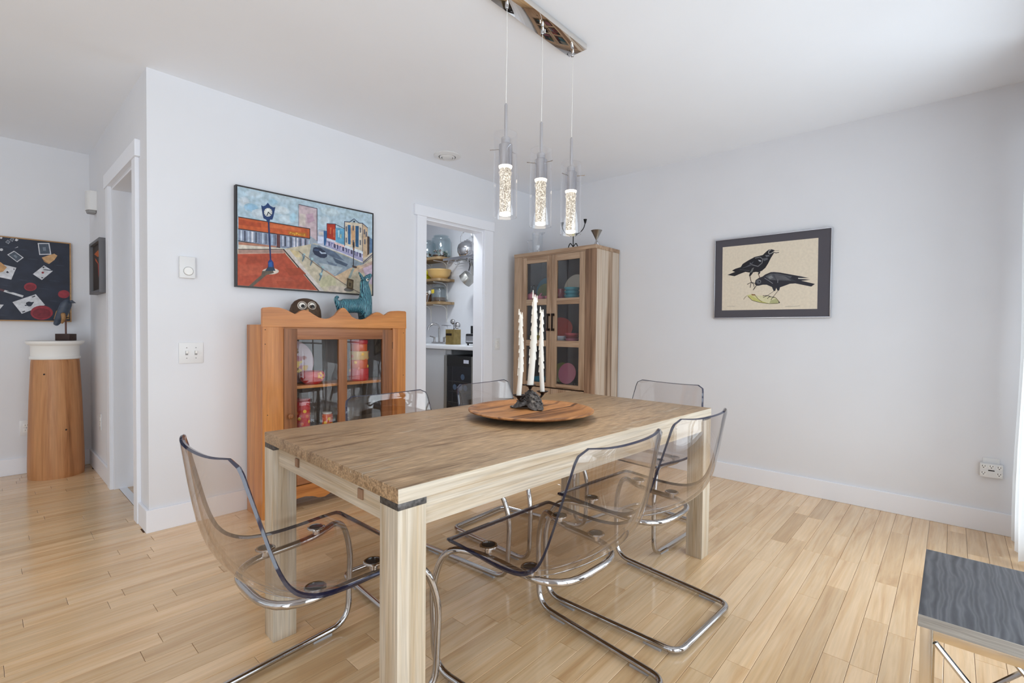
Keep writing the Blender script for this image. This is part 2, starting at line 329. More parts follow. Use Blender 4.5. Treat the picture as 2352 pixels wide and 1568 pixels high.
struct('wall_right', B((XB, YC - T, 0), (XB + T, 6.12, HC)), 'wall_paint')
struct('wall_pantry_side', B((2.26, YA + T, 0), (2.36, 6.0, HC)), 'wall_paint')
struct('wall_pantry_far', B((2.26, 6.0, 0), (XB, 6.12, HC)), 'wall_paint')
# window wall with three openings
segs = []; x = -3.12
for a, b in WINDOWS:
    segs.append(((x, YC - T, 0), (a, YC, HC))); segs.append(((a, YC - T, 0), (b, YC, WZ0))); segs.append(((a, YC - T, WZ1), (b, YC, HC))); x = b
segs.append(((x, YC - T, 0), (XB, YC, HC)))
struct('wall_window', boxes(segs), 'wall_paint')
struct('wall_left', boxes([((-3.12, YC, 0), (-3, 1.1, HC)), ((-3.12, 4.1, 0), (-3, YE, HC)), ((-3.12, 1.1, 0), (-3, 4.1, .6)), ((-3.12, 1.1, 2.3), (-3, 4.1, HC))]), 'wall_paint')
def window(n, a, b, z0, z1, along='X', at=YC):
    root = bpy.data.objects.new('window_%d' % n, None); COL.objects.link(root); root['kind'] = 'structure'; root['label'] = 'white framed window letting daylight into the room'
    def mk(u0, u1, w0, w1, d0, d1):
        return ((u0, at - d1, w0), (u1, at - d0, w1)) if along == 'X' else ((at - d1, u0, w0), (at - d0, u1, w1))
    f = .05; mid = (a + b) / 2; tz = z1 - .48
    fr = [mk(a, a + f, z0, z1, .02, .10), mk(b - f, b, z0, z1, .02, .10), mk(a + f, b - f, z0, z0 + f, .02, .10), mk(a + f, b - f, z1 - f, z1, .02, .10)]
    struct('window_frame', boxes(fr), 'trim_paint', root)
    struct('muntin', boxes([mk(mid - .03, mid + .03, z0 + f, z1 - f, .03, .09)]), 'trim_paint', root)
    for u0, u1 in ((a + f, mid - .03), (mid + .03, b - f)):
        struct('muntin', boxes([mk(u0, u1, tz - .015, tz + .015, .03, .09)]), 'trim_paint', root)
        for w0, w1 in ((z0 + f, tz - .015), (tz + .015, z1 - f)): struct('pane', boxes([mk(u0, u1, w0, w1, .058, .062)]), 'pane_glass', root)
for i, (a, b) in enumerate(WINDOWS): window(i + 1, a, b, WZ0, WZ1)
window(4, 1.1, 4.1, .6, 2.3, 'Y', -3.0)  # unseen window added to go with the fill light on the left
# baseboards and casings
BH, BT = .125, .015
def bb(name, lst): struct(name, boxes([((a, b, 0), (c, d, BH)) for a, b, c, d in lst], .003), 'trim_paint')
bb('baseboard_back', [(XC - BT, YA - BT, 2.412, YA)])
bb('baseboard_back_corner', [(3.292, YA - BT, 3.51, YA)])
bb('baseboard_right', [(XB - BT, YC, XB, 2.24)])
bb('baseboard_hall_far', [(-3, YE - BT, XC, YE)])
bb('baseboard_hall_side', [(XC - BT, 4.40, XC, YE - BT)])
bb('baseboard_hall_return', [(XC - BT, YA, XC, 3.45)])
bb('baseboard_left', [(-3, YC, -3 + BT, YE - BT)])
bb('baseboard_window', [(-3 + BT, YC, XB - BT, YC + BT)])
def casing(name, pieces):
    root = bpy.data.objects.new(name, None); COL.objects.link(root); root['kind'] = 'structure'
    for nm, lo, hi in pieces: struct(nm, B(lo, hi, .002), 'trim_paint', root)
casing('trim_1', [('casing_leg', (DX0 - .093, YA - .02, 0), (DX0, YA, 2.07)), ('casing_leg', (DX1, YA - .02, 0), (DX1 + .112, YA, 2.07)), ('casing_head', (DX0 - .12, YA - .026, 2.07), (DX1 + .124, YA, 2.156)),
    ('jamb', (DX0, YA + .001, 0), (DX0 + .012, YA + T, DZ)), ('jamb', (DX1 - .012, YA + .001, 0), (DX1, YA + T, DZ)), ('jamb_head', (DX0 + .012, YA + .001, DZ - .012), (DX1 - .012, YA + T, DZ))])
casing('trim_2', [('casing_leg', (XC - .02, HY0 - .09, 0), (XC, HY0, 2.098)), ('casing_leg', (XC - .02, HY1, 0), (XC, HY1 + .09, 2.098)), ('casing_head', (XC - .026, HY0 - .12, 2.098), (XC, HY1 + .12, 2.19)),
    ('jamb', (XC, HY1 - .012, 0), (XC + T, HY1, HZ)), ('jamb', (XC, HY0, 0), (XC + T, HY0 + .012, HZ)), ('jamb_head', (XC, HY0 + .012, HZ - .012), (XC + T, HY1 - .012, HZ)), ('threshold', (XC + .03, HY0 + .012, 0), (XC + .075, HY1 - .012, .004))])
d1 = struct('door_1', B((XC + T + .004, 4.262, .012), (XC + T + .76, 4.298, 2.06), .002), 'trim_paint')
d1['label'] = 'white slab door standing open inside the hall doorway'
struct('latch_plate', B((XC + T + .042, 4.258, .947), (XC + T + .082, 4.262, 1.007)), 'old_brass', d1)
struct('latch_hole', L_([(.011, 0), (.011, .004), (.0, .004)], 14, (XC + T + .062, 4.2585, .977), (0, -1, 0)), 'slot_dark', d1)  # dark disc painted for the shaded hole in the plate
# ---- floor planks
PW = .08
def project(p):
    d = Vector(p) - Vector((0, 0, 1.13)); z = d.dot(F)
    return None if z < .15 else (1176 + 1114.3 * d.dot(RR) / z, 784 - 1114.3 * d.dot(UU) / z)
planks = []; y = YC; row = 0
while y < YE - .001:
    y1 = min(y + PW, YE); x0, xend = -3.0, (XB if y1 <= YA + .02 else XC)
    if y1 > YA + .02: xend = XC + .03 if HY0 < y < HY1 else XC
    x = x0 - random.random() * .9
    while x < xend - .01:
        ln = random.choice([.35, .45, .55, .7, .85, 1.0, 1.2]) * (.85 + .3 * random.random())
        a, b = max(x, x0), min(x + ln, xend)
        if b - a > .03: planks.append((a, b, y, y1, random.random()))
        x += ln
    y = y1; row += 1
def score(p):
    a, b, y0, y1, t = p; n = 8; s = 0
    for i in range(n):
        q = project((a + (b - a) * (i + .5) / n, (y0 + y1) / 2, 0))
        if q and 0 <= q[0] <= 2352 and 0 <= q[1] <= 1568:
            w = Vector((a + (b - a) * (i + .5) / n, (y0 + y1) / 2, -1.13)); s += (b - a) / n / max(.2, w.dot(F)) ** 3
    return s
planks.sort(key=score, reverse=True)
def plank_geo(bm, p, lay):
    a, b, y0, y1, t = p; g = .0006; n0 = len(bm.verts)
    vs = [bm.verts.new(v) for v in [(a + g, y0 + g, -.006), (b - g, y0 + g, -.006), (b - g, y1 - g, -.006), (a + g, y1 - g, -.006), (a + g, y0 + g, -.0008), (b - g, y0 + g, -.0008), (b - g, y1 - g, -.0008), (a + g, y1 - g, -.0008)]]
    e = .0012; ws = [bm.verts.new(v) for v in [(a + g + e, y0 + g + e, 0), (b - g - e, y0 + g + e, 0), (b - g - e, y1 - g - e, 0), (a + g + e, y1 - g - e, 0)]]
    fs = [bm.faces.new(ws)] + [bm.faces.new((vs[i], vs[(i + 1) % 4], vs[4 + (i + 1) % 4], vs[4 + i])) for i in range(4)] + [bm.faces.new((vs[4 + i], vs[4 + (i + 1) % 4], ws[(i + 1) % 4], ws[i])) for i in range(4)]
    for v in vs + ws: v[lay] = t
for p in planks[:300]:
    bm = bmesh.new(); lay = bm.verts.layers.float.new('tone'); plank_geo(bm, p, lay); obj('plank', bm, 'maple_floor', floor, smooth=False)
bm = bmesh.new(); lay = bm.verts.layers.float.new('tone')
for p in planks[300:]: plank_geo(bm, p, lay)
o = obj('plank_field', bm, 'maple_floor', floor, smooth=False); o['kind'] = 'stuff'
# ---- curtain at the end of the window wall
def curtain(x0, x1, label):
    t = thing('curtain', label, 'curtain', ((x0 + x1) / 2, -.29, .05), 0, 'white curtains on the window wall')
    bm = bmesh.new(); nu, nv = 90, 14; g = []; w = (x1 - x0)
    for j in range(nv + 1):
        z = 2.36 * j / nv; r = []
        for i in range(nu + 1):
            s = i / nu; xx = (s - .5) * w * (1 - .04 * j / nv); yy = .036 * math.cos((s * w) / .17 * 2 * PI) * (1 - .3 * j / nv) + .006 * math.sin(j * .7 + i * .2)
            r.append(bm.verts.new((xx, yy, z)))
        g.append(r)
    for j in range(nv):
        for i in range(nu): bm.faces.new((g[j][i], g[j][i + 1], g[j + 1][i + 1], g[j + 1][i]))
    bmesh.ops.solidify(bm, geom=bm.faces, thickness=.004); obj('fabric', bm, 'curtain_white', t)
    bm = bmesh.new(); tube(bm, [(-w / 2 - .03, 0, 2.365), (w / 2 + .03, 0, 2.365)], .011, 12); obj('rod', bm, 'chrome_soft', t)
    for s in (-1, 1): obj('rod_bracket', B((s * w / 2 - .008, -.11, 2.35), (s * w / 2 + .008, 0, 2.366)), 'chrome_soft', t)
curtain(3.33, 3.80, 'white curtain hanging in folds beside the wall with the bird print')
# ---- flat picture artwork: (colour, outline) or (colour, line width, polyline), metres from the picture's lower corner
STREET = [
 ((170,192,205),[(0.0037,0.6181),(0.9482,0.6208),(0.9423,0.3497),(0.0029,0.2265)]),
 ((188,202,212),[(0.078,0.5209),(0.0733,0.509),(0.0644,0.4991),(0.0526,0.4926),(0.0398,0.4905),(0.0279,0.4931),(0.0188,0.5),(0.0137,0.5101),(0.0134,0.5219),(0.018,0.5336),(0.0267,0.5435),(0.0383,0.5501),(0.0511,0.5524),(0.0631,0.5499),(0.0725,0.5431),(0.0777,0.5329)]),
 ((196,207,215),[(0.072,0.5239),(0.0681,0.5151),(0.0605,0.5082),(0.0507,0.5045),(0.0406,0.5047),(0.0323,0.5087),(0.0273,0.5158),(0.0267,0.5245),(0.0305,0.5332),(0.038,0.5401),(0.0478,0.5439),(0.0579,0.5438),(0.0663,0.5398),(0.0714,0.5327)]),
 ((180,198,210),[(0.1558,0.5792),(0.1502,0.5711),(0.1373,0.5643),(0.1193,0.5598),(0.099,0.5583),(0.0794,0.56),(0.0636,0.5646),(0.0537,0.5714),(0.0513,0.5793),(0.0566,0.5872),(0.069,0.594),(0.0865,0.5986),(0.1067,0.6002),(0.1266,0.5987),(0.1429,0.5942),(0.1532,0.5874)]),
 ((185,202,212),[(0.1437,0.5822),(0.1389,0.5762),(0.1277,0.5714),(0.1124,0.5688),(0.0962,0.5689),(0.0821,0.5716),(0.0729,0.5763),(0.0705,0.5822),(0.0751,0.588),(0.086,0.5928),(0.1011,0.5954),(0.1174,0.5955),(0.1317,0.5929),(0.1411,0.5881)]),
 ((152,186,208),[(0.1312,0.4933),(0.126,0.4833),(0.115,0.4751),(0.1001,0.4698),(0.0834,0.4682),(0.0677,0.4707),(0.0551,0.4766),(0.0476,0.4852),(0.0463,0.4952),(0.0512,0.505),(0.0618,0.5132),(0.0765,0.5186),(0.0931,0.5203),(0.1091,0.5181),(0.122,0.5121),(0.1297,0.5034)]),
 ((144,183,209),[(0.1221,0.4964),(0.1177,0.4891),(0.1083,0.4834),(0.0957,0.4804),(0.0825,0.4807),(0.0712,0.4843),(0.0641,0.4903),(0.0626,0.4977),(0.0668,0.5049),(0.0761,0.5106),(0.0886,0.5137),(0.1018,0.5135),(0.1132,0.51),(0.1205,0.5039)]),
 ((188,202,212),[(0.2059,0.4623),(0.199,0.4502),(0.1841,0.4402),(0.1637,0.434),(0.1409,0.4324),(0.1192,0.4356),(0.1019,0.4431),(0.0915,0.4536),(0.0894,0.4657),(0.0959,0.4775),(0.1102,0.4874),(0.1301,0.4938),(0.1528,0.4957),(0.1748,0.4928),(0.1927,0.4855),(0.2037,0.4747)]),
 ((196,208,216),[(0.192,0.4657),(0.1862,0.4568),(0.1734,0.4499),(0.1561,0.4465),(0.138,0.4471),(0.1225,0.4516),(0.1126,0.459),(0.1103,0.468),(0.1159,0.4767),(0.1285,0.4836),(0.1455,0.4872),(0.1637,0.4867),(0.1795,0.4823),(0.1896,0.4748)]),
 ((188,202,210),[(0.3212,0.5114),(0.3148,0.5009),(0.3006,0.4923),(0.2809,0.4867),(0.2588,0.4852),(0.2377,0.4877),(0.2208,0.4939),(0.2105,0.5029),(0.2083,0.5132),(0.2144,0.5234),(0.2281,0.532),(0.2473,0.5377),(0.2692,0.5395),(0.2906,0.5372),(0.3081,0.5311),(0.3189,0.522)]),
 ((196,207,213),[(0.3082,0.5146),(0.3027,0.507),(0.2904,0.501),(0.2737,0.4979),(0.2561,0.4982),(0.241,0.5019),(0.2314,0.5082),(0.229,0.5159),(0.2343,0.5234),(0.2463,0.5294),(0.2627,0.5326),(0.2803,0.5324),(0.2957,0.5288),(0.3057,0.5224)]),
 ((160,191,208),[(0.2477,0.5561),(0.2438,0.5478),(0.2359,0.5409),(0.2252,0.5363),(0.2133,0.5348),(0.2022,0.5365),(0.1934,0.5413),(0.1882,0.5483),(0.1875,0.5565),(0.1913,0.5646),(0.1991,0.5716),(0.2097,0.5762),(0.2215,0.5778),(0.2328,0.5762),(0.2417,0.5715),(0.247,0.5644)]),
 ((155,190,210),[(0.2427,0.5591),(0.2395,0.553),(0.2326,0.5482),(0.2236,0.5455),(0.2142,0.5456),(0.2063,0.5484),(0.2014,0.5533),(0.2005,0.5593),(0.2037,0.5654),(0.2104,0.5702),(0.2194,0.5729),(0.2288,0.5729),(0.2368,0.5701),(0.2418,0.5652)]),
 ((185,202,212),[(0.3485,0.4587),(0.3428,0.4482),(0.3307,0.4396),(0.3141,0.4342),(0.2957,0.4327),(0.2782,0.4354),(0.2643,0.4418),(0.256,0.4509),(0.2545,0.4614),(0.26,0.4716),(0.2717,0.4802),(0.2879,0.4858),(0.3063,0.4874),(0.324,0.4849),(0.3383,0.4786),(0.3469,0.4694)]),
 ((192,207,216),[(0.3385,0.462),(0.3337,0.4543),(0.3232,0.4484),(0.3092,0.4454),(0.2946,0.4458),(0.2821,0.4497),(0.2743,0.4561),(0.2725,0.4639),(0.2772,0.4715),(0.2875,0.4774),(0.3013,0.4805),(0.316,0.4802),(0.3286,0.4764),(0.3367,0.4699)]),
 ((165,196,212),[(0.3655,0.478),(0.3614,0.4653),(0.3546,0.4546),(0.3462,0.4477),(0.3376,0.4454),(0.33,0.4482),(0.3245,0.4555),(0.322,0.4664),(0.3228,0.4791),(0.3269,0.4917),(0.3336,0.5023),(0.3419,0.5094),(0.3505,0.5118),(0.3583,0.5091),(0.3638,0.5018),(0.3664,0.4908)]),
 ((162,198,215),[(0.3634,0.4812),(0.3601,0.4718),(0.3545,0.4644),(0.3476,0.4604),(0.341,0.4606),(0.3358,0.4649),(0.3332,0.4725),(0.3335,0.4818),(0.3368,0.4912),(0.3424,0.4986),(0.3492,0.5026),(0.3559,0.5025),(0.3611,0.4982),(0.3638,0.4906)]),
 ((176,195,206),[(0.3644,0.5873),(0.3568,0.5777),(0.339,0.5696),(0.3139,0.5643),(0.2856,0.5625),(0.2584,0.5645),(0.2363,0.5699),(0.2224,0.5778),(0.2189,0.5871),(0.226,0.5964),(0.2428,0.6044),(0.267,0.6098),(0.2951,0.6119),(0.3228,0.6102),(0.3459,0.6049),(0.3605,0.5969)]),
 ((179,196,206),[(0.3462,0.5903),(0.3397,0.5833),(0.3242,0.5776),(0.303,0.5746),(0.2803,0.5746),(0.2607,0.5777),(0.2478,0.5832),(0.2442,0.5901),(0.2505,0.597),(0.2654,0.6026),(0.2863,0.6058),(0.309,0.6059),(0.3291,0.6029),(0.3424,0.5974)]),
 ((179,197,206),[(0.6764,0.5651),(0.6684,0.5537),(0.6504,0.5442),(0.6255,0.538),(0.5974,0.536),(0.5706,0.5385),(0.549,0.545),(0.5357,0.5545),(0.5326,0.5656),(0.5402,0.5767),(0.5573,0.5861),(0.5816,0.5925),(0.6094,0.5948),(0.6367,0.5926),(0.6591,0.5862),(0.6731,0.5765)]),
 ((184,200,207),[(0.6593,0.5684),(0.6524,0.5601),(0.6368,0.5534),(0.6157,0.5499),(0.5933,0.55),(0.574,0.5538),(0.5616,0.5605),(0.5584,0.5687),(0.565,0.5769),(0.5801,0.5835),(0.6009,0.5872),(0.6234,0.5873),(0.643,0.5836),(0.6559,0.5768)]),
 ((171,193,204),[(0.8462,0.577),(0.8376,0.5676),(0.8174,0.5596),(0.7887,0.5545),(0.7563,0.5528),(0.7251,0.5548),(0.6997,0.5602),(0.6838,0.568),(0.6795,0.5772),(0.6876,0.5864),(0.7068,0.5942),(0.7344,0.5995),(0.7665,0.6015),(0.7983,0.5998),(0.8248,0.5945),(0.8417,0.5865)]),
 ((172,194,204),[(0.8258,0.5805),(0.8184,0.5735),(0.8007,0.568),(0.7764,0.565),(0.7504,0.5651),(0.7279,0.5682),(0.7131,0.5737),(0.7089,0.5805),(0.716,0.5873),(0.733,0.5928),(0.7569,0.5959),(0.783,0.596),(0.806,0.593),(0.8214,0.5874)]),
 ((180,198,208),[(0.6027,0.4937),(0.5967,0.4803),(0.5854,0.4691),(0.5704,0.4619),(0.5541,0.4597),(0.5389,0.4627),(0.5273,0.4706),(0.5208,0.482),(0.5203,0.4953),(0.5261,0.5085),(0.5372,0.5196),(0.552,0.527),(0.5682,0.5294),(0.5836,0.5266),(0.5955,0.5188),(0.6023,0.5072)]),
 ((185,200,209),[(0.595,0.4971),(0.5901,0.4872),(0.5804,0.4795),(0.5679,0.4754),(0.555,0.4757),(0.5444,0.4803),(0.5381,0.4883),(0.5372,0.4982),(0.5421,0.5079),(0.5516,0.5157),(0.564,0.5199),(0.5769,0.5197),(0.5877,0.5151),(0.5941,0.5071)]),
 ((165,194,210),[(0.1018,0.3859),(0.0975,0.378),(0.088,0.3717),(0.0749,0.3679),(0.0604,0.3671),(0.0464,0.3694),(0.0353,0.3744),(0.0286,0.3815),(0.0272,0.3895),(0.0314,0.3972),(0.0406,0.4034),(0.0534,0.4074),(0.068,0.4083),(0.082,0.4061),(0.0935,0.4011),(0.1004,0.394)]),
 ((162,194,212),[(0.0943,0.3891),(0.0906,0.3834),(0.0824,0.379),(0.0714,0.377),(0.0598,0.3776),(0.0498,0.3807),(0.0435,0.3857),(0.042,0.3916),(0.0456,0.3973),(0.0537,0.4016),(0.0646,0.4037),(0.0762,0.4032),(0.0863,0.4001),(0.0928,0.3951)]),
 ((150,160,172),[(0.4558,0.3643),(0.5196,0.4306),(0.5793,0.4287),(0.5796,0.3021),(0.4559,0.2859)]),
 ((188,170,176),[(0.3813,0.572),(0.5077,0.5689),(0.508,0.3494),(0.3814,0.4193)]),
 ((180,152,168),[(0.4329,0.5167),(0.4786,0.5307),(0.4903,0.4822),(0.4443,0.4575)]),
 ((196,186,180),[(0.388,0.5139),(0.4272,0.5156),(0.4273,0.4379),(0.388,0.4369)]),
 ((80,72,84),0.005,[(0.3813,0.572),(0.5077,0.5689),(0.508,0.3494)]),
 ((120,130,140),0.003,[(0.3813,0.572),(0.3814,0.4193)]),
 ((186,86,42),[(0.0149,0.4237),(0.4574,0.4233),(0.4575,0.3578),(0.0147,0.3516)]),
 ((200,104,58),[(0.1969,0.4154),(0.3992,0.4139),(0.3992,0.3946),(0.1969,0.389)]),
 ((168,70,34),[(0.0172,0.41),(0.1467,0.4068),(0.1467,0.3808),(0.0171,0.3772)]),
 ((176,104,30),[(0.3144,0.3839),(0.4341,0.3917),(0.4341,0.3678),(0.3144,0.3639)]),
 ((222,176,60),0.0035,[(0.3267,0.3804),(0.324,0.3686)]),
 ((222,176,60),0.0035,[(0.3267,0.3793),(0.3343,0.3789)]),
 ((222,176,60),0.0035,[(0.3387,0.3758),(0.3441,0.3706)]),
 ((222,176,60),0.0035,[(0.3468,0.3765),(0.3523,0.3708)]),
 ((222,176,60),0.0035,[(0.3561,0.3757),(0.3523,0.3626)]),
 ((222,176,60),0.0035,[(0.366,0.3811),(0.3649,0.3683)]),
 ((222,176,60),0.0035,[(0.366,0.3811),(0.3748,0.3786)]),
 ((222,176,60),0.0035,[(0.3781,0.3769),(0.3792,0.3683)]),
 ((222,176,60),0.0035,[(0.3859,0.377),(0.387,0.3678)]),
 ((222,176,60),0.0035,[(0.3947,0.3773),(0.3959,0.3681)]),
 ((222,176,60),0.0035,[(0.4037,0.3765),(0.4048,0.3678)]),
 ((222,176,60),0.0035,[(0.4127,0.3762),(0.4138,0.368)]),
 ((222,176,60),0.0035,[(0.4217,0.3826),(0.4217,0.3681)]),
 ((128,138,158),[(0.0147,0.3516),(0.4575,0.3578),(0.4274,0.2794),(0.2587,0.2708),(0.0146,0.276)]),
 ((190,200,215),[(0.0264,0.3457),(0.0357,0.3462),(0.0356,0.2839),(0.0262,0.28)]),
 ((60,66,84),[(0.0475,0.346),(0.0551,0.3461),(0.055,0.2837),(0.0474,0.2801)]),
 ((172,184,202),[(0.0665,0.3462),(0.077,0.3468),(0.0769,0.2842),(0.0664,0.2802)]),
 ((205,208,218),[(0.088,0.3464),(0.1006,0.3474),(0.1005,0.2846),(0.0879,0.2802)]),
 ((54,60,78),[(0.1123,0.3467),(0.1191,0.3468),(0.119,0.2839),(0.1122,0.2803)]),
 ((110,120,145),[(0.1294,0.3469),(0.1393,0.3474),(0.1392,0.2843),(0.1293,0.2804)]),
 ((176,190,208),[(0.1516,0.3472),(0.1606,0.3475),(0.1605,0.2843),(0.1516,0.2804)]),
 ((70,80,100),[(0.1716,0.3474),(0.1787,0.3475),(0.1786,0.2841),(0.1716,0.2805)]),
 ((160,180,205),[(0.207,0.3478),(0.2163,0.3482),(0.2162,0.2845),(0.207,0.2806)]),
 ((84,92,112),[(0.2276,0.3481),(0.2348,0.3481),(0.2348,0.2843),(0.2275,0.2807)]),
 ((190,196,214),[(0.2745,0.3486),(0.285,0.3492),(0.285,0.2849),(0.2744,0.2808)]),
 ((48,52,70),[(0.2903,0.3488),(0.2978,0.3489),(0.2978,0.2846),(0.2903,0.2808)]),
 ((180,188,204),[(0.309,0.3491),(0.3187,0.3494),(0.3187,0.2849),(0.309,0.2809)]),
 ((56,58,76),[(0.3278,0.3493),(0.3354,0.3493),(0.3354,0.2847),(0.3278,0.281)]),
 ((196,198,212),[(0.3468,0.3495),(0.3577,0.35),(0.3578,0.2852),(0.3468,0.281)]),
 ((205,205,216),[(0.3687,0.3498),(0.3787,0.3501),(0.3787,0.2852),(0.3688,0.2811)]),
 ((90,88,108),[(0.3881,0.35),(0.397,0.3502),(0.397,0.2851),(0.3881,0.2811)]),
 ((190,186,204),[(0.4059,0.3502),(0.416,0.3506),(0.4161,0.2853),(0.406,0.2812)]),
 ((60,56,74),[(0.4245,0.3504),(0.4324,0.3505),(0.4325,0.2851),(0.4246,0.2813)]),
 ((160,160,176),[(0.4415,0.3506),(0.4495,0.3507),(0.4496,0.2851),(0.4416,0.2813)]),
 ((44,36,38),0.005,[(0.0147,0.3516),(0.4575,0.3578),(0.4574,0.4233),(0.0149,0.4237)]),
 ((88,50,52),[(0.2405,0.3562),(0.2613,0.3557),(0.2613,0.2684),(0.2404,0.2737)]),
 ((46,40,44),0.005,[(0.0146,0.2785),(0.2613,0.27)]),
 ((170,120,98),[(0.0146,0.2735),(0.2379,0.2776),(0.2379,0.268),(0.0145,0.2558)]),
 ((206,198,184),[(0.0145,0.2558),(0.285,0.2689),(0.285,0.2608),(0.0145,0.228)]),
 ((160,130,118),[(0.0145,0.2255),(0.285,0.2608),(0.2983,0.2328),(0.0144,0.1977)]),
 ((50,44,46),0.004,[(0.0145,0.228),(0.285,0.2635)]),
 ((188,178,156),[(0.2903,0.2669),(0.433,0.3108),(0.4905,0.33),(0.9391,0.2561),(0.9402,0.0039),(0.5143,0.0035)]),
 ((198,180,140),[(0.3224,0.2684),(0.3826,0.2598),(0.3993,0.2232),(0.355,0.2234)]),
 ((183,178,146),[(0.5319,0.0962),(0.6351,0.1402),(0.6477,0.0593),(0.5261,0.0329)]),
 ((192,178,164),[(0.6044,0.0502),(0.7239,0.0533),(0.724,0.0115),(0.568,0.0042)]),
 ((176,152,140),[(0.7889,0.1909),(0.9391,0.2623),(0.9395,0.1627),(0.8292,0.1646)]),
 ((190,170,186),[(0.8562,0.1978),(0.9378,0.2372),(0.9385,0.0817),(0.8909,0.0965)]),
 ((128,142,154),[(0.4673,0.3239),(0.5198,0.3227),(0.8697,0.2329),(0.8022,0.2044),(0.6351,0.1197),(0.5617,0.1562),(0.4502,0.2292)]),
 ((160,170,176),[(0.514,0.2027),(0.6979,0.1876),(0.6413,0.1262),(0.5617,0.1505)]),
 ((84,98,120),[(0.508,0.3154),(0.6347,0.2919),(0.7106,0.2363),(0.6286,0.2503),(0.5316,0.2845)]),
 ((70,84,104),[(0.6225,0.2496),(0.7364,0.2154),(0.7235,0.1962),(0.6411,0.2168)]),
 ((96,108,126),[(0.5737,0.2208),(0.6536,0.2035),(0.6474,0.1911),(0.5919,0.1997)]),
 ((196,170,140),[(0.6413,0.1203),(0.7495,0.1869),(0.829,0.2194),(0.8561,0.2039),(0.7496,0.139),(0.711,0.0642)]),
 ((198,190,184),[(0.285,0.2608),(0.3197,0.2653),(0.562,0.0055),(0.5173,0.0083)]),
 ((64,50,46),0.008,[(0.285,0.2608),(0.5202,0.0085)]),
 ((168,72,46),[(0.0098,0.1982),(0.2903,0.2399),(0.5143,0.0081),(0.0094,-0.0008)]),
 ((156,65,38),[(0.0686,0.1916),(0.1465,0.2062),(0.1564,0.163),(0.0543,0.1414)]),
 ((175,81,54),[(0.0213,0.1379),(0.1564,0.1421),(0.1514,0.0892),(0.0212,0.0619)]),
 ((152,64,36),[(0.285,0.1395),(0.3882,0.1555),(0.4332,0.1155),(0.3224,0.0943)]),
 ((174,80,54),[(0.2069,0.0785),(0.3224,0.0834),(0.3994,0.0403),(0.2171,0.0262)]),
 ((160,68,41),[(0.2378,0.0546),(0.4446,0.0662),(0.485,0.0242),(0.2481,0.0233)]),
 ((196,170,156),0.005,[(0.0141,0.0031),(0.1864,0.007),(0.5084,0.01)]),
 ((196,160,146),0.003,[(0.0144,0.2003),(0.285,0.2382)]),
 ((172,178,194),[(0.5108,0.4223),(0.5733,0.4277),(0.5735,0.3243),(0.5109,0.33)]),
 ((206,200,196),[(0.5196,0.4135),(0.5523,0.4158),(0.5523,0.3958),(0.5197,0.3937)]),
 ((196,204,224),[(0.5126,0.3813),(0.5523,0.3833),(0.5524,0.3386),(0.5127,0.3359)]),
 ((44,92,142),[(0.5541,0.4258),(0.5775,0.4284),(0.5776,0.3767),(0.5674,0.3235),(0.5566,0.3278)]),
 ((164,48,24),[(0.5774,0.479),(0.6405,0.4862),(0.6408,0.3714),(0.5776,0.3796)]),
 ((196,96,60),[(0.6006,0.4552),(0.611,0.4557),(0.6068,0.4099),(0.5976,0.4114)]),
 ((200,110,70),[(0.6251,0.4476),(0.6332,0.4477),(0.6333,0.3907),(0.6271,0.3927)]),
 ((94,156,188),[(0.6431,0.4621),(0.71,0.4642),(0.7103,0.3501),(0.6433,0.3642)]),
 ((170,205,215),[(0.6593,0.4473),(0.6719,0.4481),(0.6695,0.3961),(0.6607,0.3977)]),
 ((206,200,150),[(0.6783,0.4209),(0.6846,0.4207),(0.6834,0.3923),(0.6771,0.3943)]),
 ((204,192,172),[(0.7098,0.5145),(0.8516,0.5268),(0.8523,0.3165),(0.7103,0.34)]),
 ((196,156,116),[(0.7617,0.4935),(0.7913,0.4973),(0.7917,0.3541),(0.7621,0.356)]),
 ((188,164,136),[(0.8516,0.5268),(0.8949,0.5003),(0.8957,0.2912),(0.8559,0.2712)]),
 ((176,196,206),[(0.7485,0.52),(0.7832,0.5463),(0.8199,0.5244)]),
 ((40,94,140),[(0.7337,0.496),(0.7564,0.4986),(0.7568,0.3583),(0.736,0.3596)]),
 ((36,84,124),[(0.7946,0.499),(0.8213,0.5022),(0.8205,0.3471),(0.7951,0.3497)]),
 ((92,96,108),[(0.7176,0.4832),(0.7279,0.4844),(0.728,0.4482),(0.7177,0.4477)]),
 ((92,96,108),[(0.7178,0.4033),(0.7281,0.4042),(0.7282,0.368),(0.7179,0.3677)]),
 ((92,96,108),[(0.7715,0.4982),(0.782,0.4993),(0.7821,0.4627),(0.7716,0.4622)]),
 ((92,96,108),[(0.7718,0.3933),(0.7823,0.3943),(0.7825,0.3576),(0.7719,0.3574)]),
 ((92,96,108),[(0.8294,0.4927),(0.8402,0.4938),(0.8403,0.4568),(0.8295,0.4563)]),
 ((92,96,108),[(0.8283,0.4015),(0.8391,0.4025),(0.8393,0.3654),(0.8285,0.3651)]),
 ((92,96,108),[(0.8619,0.4858),(0.8729,0.487),(0.873,0.4496),(0.8621,0.4492)]),
 ((92,96,108),[(0.877,0.4699),(0.8881,0.471),(0.8882,0.4336),(0.8772,0.4331)]),
 ((92,96,108),[(0.8656,0.4131),(0.8766,0.414),(0.8767,0.3767),(0.8657,0.3764)]),
 ((66,52,46),[(0.8909,0.4401),(0.9104,0.4369),(0.9074,0.3081),(0.8915,0.2969)]),
 ((92,122,156),[(0.909,0.4348),(0.937,0.4204),(0.9374,0.3273),(0.9095,0.3114)]),
